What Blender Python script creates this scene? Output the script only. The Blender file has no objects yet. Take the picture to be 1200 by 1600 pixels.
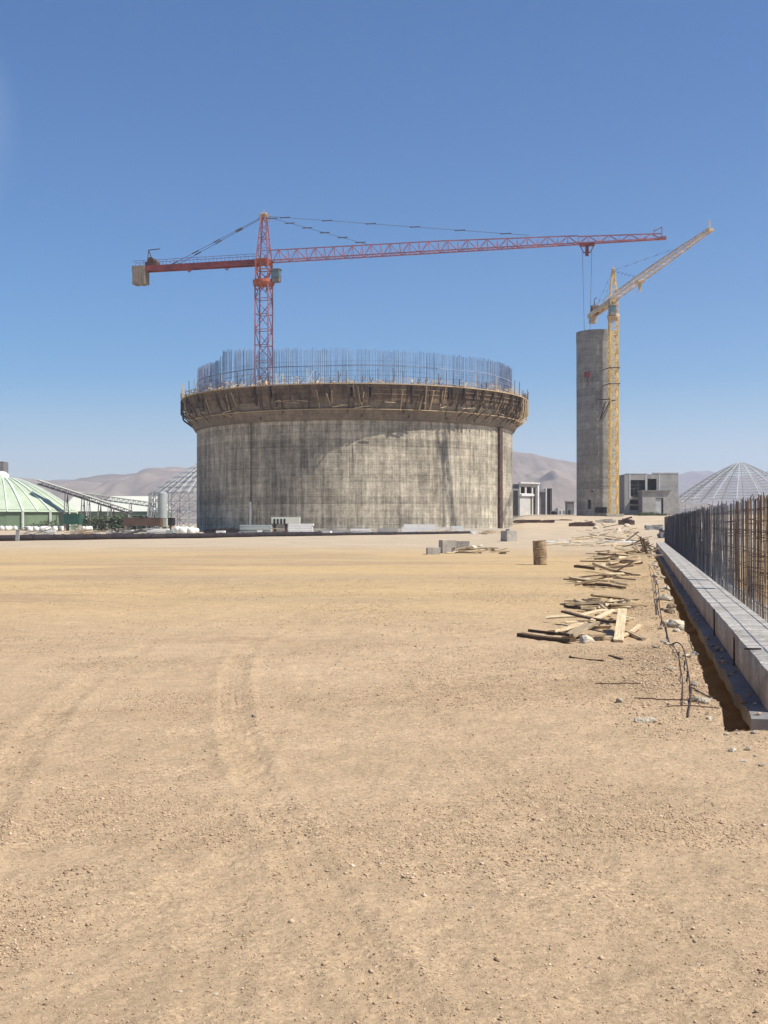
import bpy, math, random
import numpy as np
from mathutils import Vector, Matrix, noise as mnoise

random.seed(7); rng = np.random.default_rng(7)
R = math.radians
sc = bpy.context.scene
col = sc.collection

# ------------------------------------------------------------------ camera
F = 1800.0                      # focal length in photograph pixels (frame 1200 x 1600)
HZ = 817.0                      # horizon row
CAMZ = 1.6
cd = bpy.data.cameras.new("camera")
cd.sensor_fit = 'VERTICAL'; cd.sensor_height = 24.0; cd.lens = 24.0 * F / 1600
cd.clip_start = 0.1; cd.clip_end = 30000
cam = bpy.data.objects.new("camera", cd); col.objects.link(cam)
cam.location = (0, 0, CAMZ)
cam.rotation_euler = (R(90) + math.atan((HZ - 800) / F), 0, 0)
sc.camera = cam

# ------------------------------------------------------------------ sky, sun, exposure
SUN_AZ, SUN_EL = 113.0, 53.0
sunv = Vector((math.sin(R(SUN_AZ)) * math.cos(R(SUN_EL)), math.cos(R(SUN_AZ)) * math.cos(R(SUN_EL)), math.sin(R(SUN_EL))))
w = bpy.data.worlds.new("World"); sc.world = w; w.use_nodes = True
wn = w.node_tree; bg = wn.nodes['Background']
sky = wn.nodes.new('ShaderNodeTexSky'); sky.sky_type = 'NISHITA'; sky.sun_disc = False
sky.sun_elevation = R(SUN_EL); sky.sun_rotation = R(SUN_AZ)
sky.altitude = 600; sky.air_density = 1.15; sky.dust_density = 0.25; sky.ozone_density = 5.0
hs = wn.nodes.new('ShaderNodeHueSaturation'); hs.inputs['Saturation'].default_value = 1.88; hs.inputs['Hue'].default_value = .504
wn.links.new(sky.outputs[0], hs.inputs['Color']); bg.inputs[1].default_value = 0.077
# a faint wisp of high cloud low on the left of the view
wt = wn.nodes.new('ShaderNodeTexCoord'); dp = wn.nodes.new('ShaderNodeVectorMath'); dp.operation = 'DISTANCE'
wm = wn.nodes.new('ShaderNodeMapping'); wm.inputs['Scale'].default_value = (1, 1, .42); wn.links.new(wt.outputs['Generated'], wm.inputs[0]); wn.links.new(wm.outputs[0], dp.inputs[0])
wd_ = Vector((-.355, 1, .345)).normalized(); dp.inputs[1].default_value = (wd_.x, wd_.y, wd_.z*.42)
wr = wn.nodes.new('ShaderNodeMapRange'); wr.inputs['From Min'].default_value = .035; wr.inputs['From Max'].default_value = .0; wr.inputs['To Max'].default_value = .26; wn.links.new(dp.outputs['Value'], wr.inputs[0])
wz = wn.nodes.new('ShaderNodeTexNoise'); wz.inputs['Scale'].default_value = 14; wz.inputs['Detail'].default_value = 6; wn.links.new(wt.outputs['Generated'], wz.inputs['Vector'])
wq = wn.nodes.new('ShaderNodeMath'); wq.operation = 'MULTIPLY'; wn.links.new(wr.outputs[0], wq.inputs[0]); wn.links.new(wz.outputs['Fac'], wq.inputs[1])
wx = wn.nodes.new('ShaderNodeMix'); wx.data_type = 'RGBA'; wn.links.new(wq.outputs[0], wx.inputs[0]); wn.links.new(hs.outputs[0], wx.inputs[6]); wx.inputs[7].default_value = (7.5, 8.2, 9.2, 1)
wn.links.new(wx.outputs[2], bg.inputs[0])
sd = bpy.data.lights.new("sun", 'SUN'); sd.energy = 5.0; sd.angle = R(0.5); sd.color = (1, .95, .86)
so = bpy.data.objects.new("sun", sd); col.objects.link(so)
so.rotation_euler = sunv.to_track_quat('Z', 'Y').to_euler(); so.location = (30, -20, 60)
sc.view_settings.view_transform = 'Standard'; sc.view_settings.look = 'None'
sc.view_settings.gamma = 1; sc.view_settings.exposure = 0.44
sc.render.engine = 'CYCLES'
sc.cycles.use_denoising = True
sc.cycles.max_bounces = 6; sc.cycles.volume_bounces = 1; sc.cycles.transparent_max_bounces = 8
sc.cycles.volume_max_steps = 64

# ------------------------------------------------------------------ helpers
def px(x, y, Y):                 # photograph direction at depth Y -> world point
    return Vector(((x - 600) / F * Y, Y, CAMZ + (HZ - y) / F * Y))
def gp(x, y, z=0.0):             # point on flat ground seen at a photograph pixel
    Y = (CAMZ - z) * F / (y - HZ)
    return Vector(((x - 600) / F * Y, Y, z))

class MB:
    def __init__(s): s.v = []; s.f = []; s.m = []
    def add(s, vs, fs, mi=0):
        n = len(s.v); s.v += [tuple(v) for v in vs]
        s.f += [tuple(i + n for i in f) for f in fs]; s.m += [mi] * len(fs); return s
    def box(s, c, size, rot=None, mi=0, jit=0):
        hx, hy, hz = [k / 2 for k in size]; vs = []
        for dx, dy, dz in ((-1,-1,-1),(1,-1,-1),(1,1,-1),(-1,1,-1),(-1,-1,1),(1,-1,1),(1,1,1),(-1,1,1)):
            v = Vector((dx * hx, dy * hy, dz * hz))
            if jit: v += Vector((random.uniform(-jit, jit), random.uniform(-jit, jit), random.uniform(-jit, jit)))
            if rot is not None: v = rot @ v
            vs.append(v + Vector(c))
        return s.add(vs, ((0,3,2,1),(4,5,6,7),(0,1,5,4),(1,2,6,5),(2,3,7,6),(3,0,4,7)), mi)
    def span(s, x0, x1, y0, y1, z0, z1, mi=0):
        return s.box(((x0+x1)/2, (y0+y1)/2, (z0+z1)/2), (x1-x0, y1-y0, z1-z0), None, mi)
    def bar(s, a, b, w=.1, h=None, mi=0, n=4):
        a = Vector(a); b = Vector(b); d = b - a
        if d.length < 1e-6: return s
        h = h or w; d.normalize()
        up = Vector((0, 0, 1)) if abs(d.z) < .95 else Vector((0, 1, 0))
        x = d.cross(up).normalized(); y = x.cross(d).normalized()
        if n == 4:
            o = [x*w/2 + y*h/2, -x*w/2 + y*h/2, -x*w/2 - y*h/2, x*w/2 - y*h/2]
        else:
            o = [(x*math.cos(2*math.pi*k/n) + y*math.sin(2*math.pi*k/n)) * w/2 for k in range(n)]
        vs = [a + k for k in o] + [b + k for k in o]; m = len(o)
        fs = [(k, (k+1) % m, m + (k+1) % m, m + k) for k in range(m)] + [tuple(range(m-1, -1, -1)), tuple(range(m, 2*m))]
        return s.add(vs, fs, mi)
    def path(s, pts, w, n=6, mi=0):
        for a, b in zip(pts, pts[1:]): s.bar(a, b, w, n=n, mi=mi)
        return s
    def lathe(s, c, prof, n=64, a0=0.0, a1=2*math.pi, mi=0):
        c = Vector(c); full = abs(a1 - a0 - 2*math.pi) < 1e-6; m = n if full else n + 1; vs = []
        for r, z in prof:
            for k in range(m):
                a = a0 + (a1 - a0) * k / n
                vs.append(c + Vector((r*math.sin(a), r*math.cos(a), z)))
        fs = []
        for i in range(len(prof) - 1):
            for k in range(n):
                k2 = (k+1) % m if full else k+1
                fs.append((i*m+k, (i+1)*m+k, (i+1)*m+k2, i*m+k2))
        return s.add(vs, fs, mi)
    def build(s, name, mat, parent=None, smooth=False):
        me = bpy.data.meshes.new(name)
        off = parent_world(parent) if parent is not None else Vector((0, 0, 0))
        me.from_pydata([(v[0]-off.x, v[1]-off.y, v[2]-off.z) for v in s.v], [], s.f)
        for mm in (mat if isinstance(mat, (list, tuple)) else [mat]): me.materials.append(mm)
        if any(s.m): me.polygons.foreach_set('material_index', s.m)
        if smooth: me.polygons.foreach_set('use_smooth', [True] * len(me.polygons))
        me.update()
        o = bpy.data.objects.new(name, me); col.objects.link(o)
        if parent is not None: o.parent = parent
        return o
def parent_world(o):
    p = Vector((0, 0, 0))
    while o is not None: p = p + o.location; o = o.parent
    return p
def tag(o, label=None, cat=None, group=None, kind=None):
    if label: o['label'] = label
    if cat: o['category'] = cat
    if group: o['group'] = group
    if kind: o['kind'] = kind
    return o
def thing(name, loc, label, cat, group=None):
    o = bpy.data.objects.new(name, None); col.objects.link(o); o.location = loc; o.empty_display_size = .5
    return tag(o, label, cat, group)
def solo(mb, name, mat, label, cat, group=None, origin=None, smooth=False):
    """a top-level thing that is one mesh, with its origin at its base"""
    if origin is None:
        a = np.array(mb.v); origin = Vector((a[:,0].mean(), a[:,1].mean(), a[:,2].min()))
    tmp = MB(); tmp.v = [(v[0]-origin[0], v[1]-origin[1], v[2]-origin[2]) for v in mb.v]; tmp.f = mb.f; tmp.m = mb.m
    o = tmp.build(name, mat, None, smooth); o.location = origin
    return tag(o, label, cat, group)

# numpy value noise
_perm = rng.random((256, 256))
def vnoise(x, y, seed=0):
    x = np.asarray(x, float) + seed * 17.31; y = np.asarray(y, float) + seed * 9.77
    xi = np.floor(x).astype(int); yi = np.floor(y).astype(int); fx = x - xi; fy = y - yi
    fx = fx*fx*(3-2*fx); fy = fy*fy*(3-2*fy)
    g = lambda a, b: _perm[a & 255, b & 255]
    return (g(xi, yi)*(1-fx) + g(xi+1, yi)*fx)*(1-fy) + (g(xi, yi+1)*(1-fx) + g(xi+1, yi+1)*fx)*fy - .5
def fbm(x, y, o=4, seed=0):
    t = 0
    for k in range(o): t = t + vnoise(x * 2**k, y * 2**k, seed + k) / 2**k
    return t
def sstep(a, b, x):
    t = np.clip((np.asarray(x, float) - a) / (b - a), 0, 1); return t*t*(3-2*t)

# ------------------------------------------------------------------ materials
def mat(name, c, rough=.85, var=.25, scale=3.0, stretch=(1,1,1), c2=None, metal=0.0, bump=0.0, bscale=None, spec=.3, fine=0.0, seedobj=False, bands=0.0, band_scale=1.0):
    m = bpy.data.materials.new(name); m.use_nodes = True; nt = m.node_tree; N = nt.nodes; L = nt.links
    b = N['Principled BSDF']; b.inputs['Roughness'].default_value = rough; b.inputs['Metallic'].default_value = metal
    b.inputs['Specular IOR Level'].default_value = spec
    tc = N.new('ShaderNodeTexCoord'); mp = N.new('ShaderNodeMapping'); mp.inputs['Scale'].default_value = stretch
    L.new(tc.outputs['Object'], mp.inputs[0])
    vec = mp.outputs[0]
    if seedobj:
        oi = N.new('ShaderNodeObjectInfo'); ad = N.new('ShaderNodeVectorMath'); ad.operation = 'ADD'
        cm = N.new('ShaderNodeVectorMath'); cm.operation = 'SCALE'; cm.inputs['Scale'].default_value = 37.0
        cb = N.new('ShaderNodeCombineXYZ')
        for i in range(3): L.new(oi.outputs['Random'], cb.inputs[i])
        L.new(cb.outputs[0], cm.inputs[0]); L.new(vec, ad.inputs[0]); L.new(cm.outputs[0], ad.inputs[1]); vec = ad.outputs[0]
    nz = N.new('ShaderNodeTexNoise'); nz.inputs['Scale'].default_value = scale; nz.inputs['Detail'].default_value = 6; nz.inputs['Roughness'].default_value = .62
    L.new(vec, nz.inputs['Vector'])
    rp = N.new('ShaderNodeValToRGB'); e = rp.color_ramp.elements
    c2 = c2 or tuple(k * (1 - var) for k in c)
    e[0].position = .32; e[1].position = .68
    e[0].color = (*c2, 1); e[1].color = (*[min(1, k * (1 + var * .6)) for k in c], 1)
    L.new(nz.outputs['Fac'], rp.inputs[0]); out = rp.outputs[0]
    def mul(out, fac, lo, hi):
        mr = N.new('ShaderNodeMapRange'); mr.inputs['To Min'].default_value = lo; mr.inputs['To Max'].default_value = hi
        mr.inputs['From Min'].default_value = .3; mr.inputs['From Max'].default_value = .7
        L.new(fac, mr.inputs[0])
        mx = N.new('ShaderNodeVectorMath'); mx.operation = 'SCALE'; L.new(out, mx.inputs[0]); L.new(mr.outputs[0], mx.inputs['Scale'])
        return mx.outputs[0]
    if fine:
        n2 = N.new('ShaderNodeTexNoise'); n2.inputs['Scale'].default_value = scale * 9; n2.inputs['Detail'].default_value = 3
        L.new(vec, n2.inputs['Vector']); out = mul(out, n2.outputs['Fac'], 1 - fine, 1 + fine)
    if bands:
        m2 = N.new('ShaderNodeMapping'); m2.inputs['Scale'].default_value = (.01, .01, band_scale); L.new(tc.outputs['Object'], m2.inputs[0])
        n3 = N.new('ShaderNodeTexNoise'); n3.inputs['Scale'].default_value = 1; n3.inputs['Detail'].default_value = 3
        L.new(m2.outputs[0], n3.inputs['Vector']); out = mul(out, n3.outputs['Fac'], 1 - bands, 1 + bands)
    L.new(out, b.inputs['Base Color'])
    if bump:
        n4 = N.new('ShaderNodeTexNoise'); n4.inputs['Scale'].default_value = bscale or scale * 5; n4.inputs['Detail'].default_value = 4
        L.new(vec, n4.inputs['Vector'])
        bp = N.new('ShaderNodeBump'); bp.inputs['Strength'].default_value = bump; bp.inputs['Distance'].default_value = .03
        L.new(n4.outputs['Fac'], bp.inputs['Height']); L.new(bp.outputs[0], b.inputs['Normal'])
    return m

def silo_concrete(name, base, dark, streak=1.0, lift=1.2):
    """slip-formed concrete: vertical lime and dirt streaks, formwork lifts, horizontal construction joints, damp patches"""
    m = bpy.data.materials.new(name); m.use_nodes = True; nt = m.node_tree; N = nt.nodes; L = nt.links
    b = N['Principled BSDF']; b.inputs['Roughness'].default_value = .9; b.inputs['Specular IOR Level'].default_value = .2
    tc = N.new('ShaderNodeTexCoord')
    def nz(sx, sz, detail=5, rough=.6, off=0.0):
        mp = N.new('ShaderNodeMapping'); mp.inputs['Scale'].default_value = (sx, sx, sz); mp.inputs['Location'].default_value = (off, off, off)
        L.new(tc.outputs['Object'], mp.inputs[0])
        n = N.new('ShaderNodeTexNoise'); n.inputs['Scale'].default_value = 1; n.inputs['Detail'].default_value = detail; n.inputs['Roughness'].default_value = rough
        L.new(mp.outputs[0], n.inputs['Vector']); return n.outputs['Fac']
    def mr(v, a, bb, lo, hi):
        r = N.new('ShaderNodeMapRange'); r.inputs['From Min'].default_value = a; r.inputs['From Max'].default_value = bb
        r.inputs['To Min'].default_value = lo; r.inputs['To Max'].default_value = hi; L.new(v, r.inputs[0]); return r.outputs[0]
    def mth(op, a, bb):
        r = N.new('ShaderNodeMath'); r.operation = op
        for i, k in enumerate((a, bb)):
            if isinstance(k, (int, float)): r.inputs[i].default_value = k
            else: L.new(k, r.inputs[i])
        return r.outputs[0]
    big = mr(nz(.12, .10, 4), .35, .65, .80, 1.12)
    st1 = mr(nz(1.3, .09, 4, .7, 3), .40, .68, 1-.15*streak, 1+.28*streak)
    st2 = mr(nz(3.5, .22, 3, .6, 9), .3, .7, 1-.11*streak, 1+.11*streak)
    # formwork lifts
    sp = N.new('ShaderNodeSeparateXYZ'); L.new(tc.outputs['Object'], sp.inputs[0])
    fr = mth('FRACT', mth('DIVIDE', sp.outputs['Z'], lift), 0)
    joint = mr(fr, 0, .07, .74, 1.0)
    wash = mr(nz(.25, .5, 4, .6, 21), .38, .62, 0, 1); lime = mth('MULTIPLY', mr(nz(2.6, .13, 5, .75, 31), .57, .66, 0, 1), wash); drip = mr(nz(1.9, .10, 5, .75, 41), .60, .72, 1.0, 1-.38*streak)
    fl = mth('FLOOR', mth('DIVIDE', sp.outputs['Z'], lift), 0)
    wn_ = N.new('ShaderNodeTexWhiteNoise'); wn_.noise_dimensions = '1D'; L.new(fl, wn_.inputs['W'])
    lift_t = mr(wn_.outputs['Value'], 0, 1, .90, 1.10)
    bnd = mr(nz(.05, 6, 3, .6, 5), .3, .7, .90, 1.10)
    # vertical panel joints by angle
    at = N.new('ShaderNodeMath'); at.operation = 'ARCTAN2'; L.new(sp.outputs['X'], at.inputs[0]); L.new(sp.outputs['Y'], at.inputs[1])
    pf = mth('FLOOR', mth('MULTIPLY', at.outputs[0], 12.5), 0)
    wc = N.new('ShaderNodeTexWhiteNoise'); wc.noise_dimensions = '2D'
    cb = N.new('ShaderNodeCombineXYZ'); L.new(pf, cb.inputs[0]); L.new(fl, cb.inputs[1]); L.new(cb.outputs[0], wc.inputs['Vector'])
    pan = mr(wc.outputs['Value'], 0, 1, .95, 1.04)
    fine = mr(nz(5, 5, 4, .7, 2), .3, .7, .84, 1.16)
    t = big
    for k in (st1, st2, joint, lift_t, bnd, pan, fine, drip, mr(nz(.9, 1.1, 5, .7, 51), .35, .65, .85, 1.15)): t = mth('MULTIPLY', t, k)
    rp = N.new('ShaderNodeValToRGB'); e = rp.color_ramp.elements
    e[0].position = .35; e[0].color = (*dark, 1); e[1].position = 1.0; e[1].color = (*base, 1)
    e2 = rp.color_ramp.elements.new(.0); e2.color = (*[k*.55 for k in dark], 1)
    hi = mth('MULTIPLY', t, .62); L.new(hi, rp.inputs[0])
    mx = N.new('ShaderNodeMix'); mx.data_type = 'RGBA'; L.new(mth('MULTIPLY', lime, .5*streak), mx.inputs[0]); L.new(rp.outputs[0], mx.inputs[6]); mx.inputs[7].default_value = (.60, .54, .44, 1)
    L.new(mx.outputs[2], b.inputs['Base Color'])
    bp = N.new('ShaderNodeBump'); bp.inputs['Strength'].default_value = .35; bp.inputs['Distance'].default_value = .08
    L.new(t, bp.inputs['Height']); L.new(bp.outputs[0], b.inputs['Normal'])
    return m

M = {}
M['silo'] = silo_concrete('silo_concrete', (.70,.615,.465), (.110,.095,.075))
M['tower'] = silo_concrete('tower_concrete', (.50,.475,.41), (.13,.125,.118), streak=.35, lift=1.5)
M['ringc'] = silo_concrete('ring_concrete', (.34,.285,.225), (.11,.088,.07), streak=.6, lift=.9)
M['grey'] = mat('grey_concrete', (.34,.33,.31), var=.25, scale=.6, fine=.12, bump=.2)
M['greyd'] = mat('dark_concrete', (.20,.19,.185), var=.3, scale=.6, fine=.12)
M['pale'] = mat('pale_render', (.56,.54,.50), var=.2, scale=.5, fine=.08)
M['block'] = mat('block_concrete', (.42,.38,.32), var=.3, scale=3, fine=.2, bump=.6)
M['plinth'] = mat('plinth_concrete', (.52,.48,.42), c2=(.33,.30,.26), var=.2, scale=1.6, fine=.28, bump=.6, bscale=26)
M['form'] = mat('formwork_ply', (.20,.14,.09), c2=(.07,.048,.032), var=.3, scale=.9, stretch=(1,1,.35), fine=.35, seedobj=True)
M['bracket'] = mat('dark_bracket', (.075,.05,.032), var=.4, scale=2, fine=.2)
M['wood'] = mat('weathered_timber', (.52,.40,.25), c2=(.27,.19,.11), scale=5, stretch=(.6,8,8), fine=.25, bump=.6, seedobj=True)
M['woodp'] = mat('pale_timber', (.74,.59,.37), c2=(.48,.35,.20), scale=5, stretch=(.6,8,8), fine=.2, bump=.5, seedobj=True)
M['woodd'] = mat('dark_timber', (.15,.095,.055), c2=(.06,.038,.023), scale=5, stretch=(.6,8,8), fine=.3, bump=.6, seedobj=True)
M['rebar'] = mat('rusty_rebar', (.15,.085,.05), c2=(.045,.032,.028), scale=2.5, stretch=(1,1,.25), fine=.3, rough=.8)
M['rebarb'] = mat('blue_grey_rebar', (.26,.31,.43), c2=(.12,.15,.23), scale=.35, fine=.2, rough=.6)
M['rebarn'] = mat('blue_black_rebar', (.045,.047,.062), c2=(.02,.02,.03), scale=1.5, fine=.2, rough=.7)
M['rebarg'] = mat('grey_rebar', (.14,.14,.15), c2=(.05,.05,.06), scale=1.5, fine=.25, rough=.7)
M['rebarl'] = mat('tan_rebar', (.36,.26,.17), c2=(.16,.10,.07), scale=2.5, fine=.3, rough=.8)
M['red'] = mat('faded_red_steel', (.24,.05,.05), c2=(.09,.025,.03), scale=.5, fine=.15, rough=.6)
M['pink'] = mat('sun_faded_red_steel', (.36,.155,.175), c2=(.22,.08,.10), scale=.4, fine=.15, rough=.6)
M['orange'] = mat('orange_steel', (.44,.13,.065), c2=(.24,.06,.04), scale=.6, rough=.6)
M['cwt'] = mat('counterweight_concrete', (.27,.22,.17), var=.3, scale=.8, fine=.15)
M['yellow'] = mat('yellow_steel', (.76,.54,.19), c2=(.50,.32,.11), scale=.4, fine=.12, rough=.6)
M['yelp'] = mat('faded_yellow_steel', (.60,.47,.30), c2=(.36,.26,.15), scale=.4, fine=.12, rough=.6)
M['steel'] = mat('galvanised_steel', (.46,.47,.47), var=.2, scale=.3, rough=.55)
M['white'] = mat('white_painted', (.72,.71,.68), var=.12, scale=1.2, fine=.06, rough=.7)
M['sack'] = mat('white_sack_cloth', (.78,.76,.70), var=.15, scale=2, fine=.06, rough=.95, bump=.4)
M['cable'] = mat('steel_cable', (.10,.10,.12), var=.2, rough=.5)
M['black'] = mat('black_pipe_plastic', (.035,.028,.030), var=.35, scale=.3, rough=.75, spec=.15, fine=.2)
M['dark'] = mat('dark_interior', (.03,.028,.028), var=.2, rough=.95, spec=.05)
M['green'] = mat('dark_green_paint', (.03,.11,.075), var=.25, scale=.5, rough=.7)
M['brown'] = mat('brown_container_paint', (.14,.085,.06), var=.3, scale=.6, rough=.75)
M['mint'] = mat('pale_green_sheeting', (.42,.47,.35), c2=(.33,.40,.27), scale=.15, fine=.06, rough=.65)
M['mintd'] = mat('green_wall_sheeting', (.15,.21,.13), var=.25, scale=.2, rough=.7)
M['mintp'] = mat('pale_rib', (.72,.75,.64), var=.1, scale=.3, rough=.6)
M['roof'] = mat('cream_roof_sheeting', (.60,.60,.50), var=.1, scale=.1, rough=.7)
M['glassp'] = mat('blue_green_tank_paint', (.36,.39,.37), var=.15, scale=.3, rough=.6)
M['rock'] = mat('pale_rock', (.50,.43,.32), c2=(.30,.24,.165), scale=6, fine=.25, bump=.9, seedobj=True)
M['rockd'] = mat('brown_clod', (.33,.24,.155), c2=(.20,.14,.09), scale=6, fine=.2, bump=.9, seedobj=True)
M['rockw'] = mat('white_rock', (.62,.53,.40), c2=(.42,.34,.235), scale=6, fine=.2, bump=.9, seedobj=True)
M['leaf'] = mat('dusty_leaf', (.085,.11,.045), c2=(.04,.06,.025), scale=1.5, rough=.8, seedobj=True)
M['stem'] = mat('shrub_stem', (.12,.09,.06), var=.3)
M['rust'] = mat('rusty_steel', (.12,.065,.045), c2=(.04,.025,.02), scale=1.2, fine=.3, rough=.8)
M['glass'] = mat('cab_glass', (.10,.17,.19), var=.1, rough=.15, spec=.6)

def plinth_shadow_bands():  # bar shadows across the footing, painted as bands into the concrete colour
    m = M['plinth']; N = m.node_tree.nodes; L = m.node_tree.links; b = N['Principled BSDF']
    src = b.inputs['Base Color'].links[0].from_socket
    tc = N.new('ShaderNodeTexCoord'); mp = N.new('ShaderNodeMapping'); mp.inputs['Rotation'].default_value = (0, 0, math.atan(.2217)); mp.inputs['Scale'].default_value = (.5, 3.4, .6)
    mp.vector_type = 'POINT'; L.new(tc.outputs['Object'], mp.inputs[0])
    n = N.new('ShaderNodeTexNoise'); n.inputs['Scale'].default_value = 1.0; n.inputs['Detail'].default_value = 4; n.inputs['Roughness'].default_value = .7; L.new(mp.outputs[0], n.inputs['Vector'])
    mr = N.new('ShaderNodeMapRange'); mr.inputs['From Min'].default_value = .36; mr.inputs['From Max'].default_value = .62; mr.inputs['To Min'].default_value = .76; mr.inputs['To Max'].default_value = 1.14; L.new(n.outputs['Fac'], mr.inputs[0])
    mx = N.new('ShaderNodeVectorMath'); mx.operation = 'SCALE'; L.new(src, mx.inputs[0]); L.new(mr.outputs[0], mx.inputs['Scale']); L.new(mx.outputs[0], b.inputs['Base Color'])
plinth_shadow_bands()
def ground_mat():
    m = bpy.data.materials.new('dusty_gravel_ground'); m.use_nodes = True; nt = m.node_tree; N = nt.nodes; L = nt.links
    b = N['Principled BSDF']; b.inputs['Roughness'].default_value = .95; b.inputs['Specular IOR Level'].default_value = .12
    tc = N.new('ShaderNodeTexCoord'); P = tc.outputs['Object']
    def noise(sc_, detail=5, rough=.6, map_=None):
        v = P
        if map_:
            mp = N.new('ShaderNodeMapping'); mp.inputs['Scale'].default_value = map_; mp.inputs['Location'].default_value = (sc_*3, 7, 0); L.new(P, mp.inputs[0]); v = mp.outputs[0]
        n = N.new('ShaderNodeTexNoise'); n.inputs['Scale'].default_value = sc_; n.inputs['Detail'].default_value = detail; n.inputs['Roughness'].default_value = rough
        L.new(v, n.inputs['Vector']); return n.outputs['Fac']
    def ramp(v, stops):
        r = N.new('ShaderNodeValToRGB'); e = r.color_ramp.elements
        e[0].position, e[0].color = stops[0][0], (*stops[0][1], 1); e[1].position, e[1].color = stops[-1][0], (*stops[-1][1], 1)
        for p_, c_ in stops[1:-1]: k = e.new(p_); k.color = (*c_, 1)
        L.new(v, r.inputs[0]); return r.outputs[0]
    def mix(f, a, c, kind='MIX'):
        x = N.new('ShaderNodeMix'); x.data_type = 'RGBA'; x.blend_type = kind
        if isinstance(f, float): x.inputs[0].default_value = f
        else: L.new(f, x.inputs[0])
        L.new(a, x.inputs[6]); L.new(c, x.inputs[7]); return x.outputs[2]
    g = lambda k: (k, k, k)
    near = ramp(noise(.55, 6), [(.33, (0.457,0.326,0.199)), (.5, (0.507,0.361,0.221)), (.68, (0.553,0.397,0.247))])
    far = ramp(noise(.06, 6, .6, (1, 2.6, 1)), [(.36, (0.427,0.312,0.179)), (.5, (0.528,0.368,0.187)), (.64, (0.583,0.411,0.203))])
    at = N.new('ShaderNodeAttribute'); at.attribute_name = 'zone'          # x: far soil, y: loose dug soil, z: paler soil towards the distance
    sp = N.new('ShaderNodeSeparateXYZ'); L.new(at.outputs['Vector'], sp.inputs[0])
    c = mix(sp.outputs[0], near, far)
    dirt = ramp(noise(2.2, 6), [(.3, (0.365,0.246,0.143)), (.7, (0.487,0.346,0.208))])
    c = mix(sp.outputs[1], c, dirt)
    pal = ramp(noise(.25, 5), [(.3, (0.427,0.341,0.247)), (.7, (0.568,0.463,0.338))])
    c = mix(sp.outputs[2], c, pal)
    # gravel grains
    vo = N.new('ShaderNodeTexVoronoi'); vo.inputs['Scale'].default_value = 75; L.new(P, vo.inputs['Vector'])
    vr = N.new('ShaderNodeSeparateColor'); L.new(vo.outputs['Color'], vr.inputs[0])
    grain = ramp(vr.outputs[0], [(0.0, g(.62)), (.25, g(.88)), (.75, g(1.02)), (1.0, g(1.35))])
    patch = ramp(noise(1.1, 5, .65), [(.42, g(.12)), (.62, g(.85))])
    one = N.new('ShaderNodeRGB'); one.outputs[0].default_value = (1, 1, 1, 1)
    gm = mix(patch, one.outputs[0], grain)
    c = mix(1.0, c, gm, 'MULTIPLY')
    fn = ramp(noise(26, 6, .75), [(.33, g(.80)), (.66, g(1.15))])
    c = mix(1.0, c, fn, 'MULTIPLY')
    mid = ramp(noise(3.2, 7, .7), [(.3, g(.86)), (.7, g(1.10))])
    c = mix(1.0, c, mid, 'MULTIPLY')
    lift = N.new('ShaderNodeRGB'); lift.outputs[0].default_value = (1.04, 1.04, 1.03, 1); c = mix(1.0, c, lift.outputs[0], 'MULTIPLY')
    L.new(c, b.inputs['Base Color'])
    b1 = N.new('ShaderNodeBump'); b1.inputs['Strength'].default_value = .55; b1.inputs['Distance'].default_value = .012
    L.new(vr.outputs[1], b1.inputs['Height'])
    b2 = N.new('ShaderNodeBump'); b2.inputs['Strength'].default_value = .8; b2.inputs['Distance'].default_value = .03
    L.new(noise(17, 7, .72), b2.inputs['Height']); L.new(b2.outputs[0], b1.inputs['Normal'])
    L.new(b1.outputs[0], b.inputs['Normal'])
    return m
M['ground'] = ground_mat()

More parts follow.
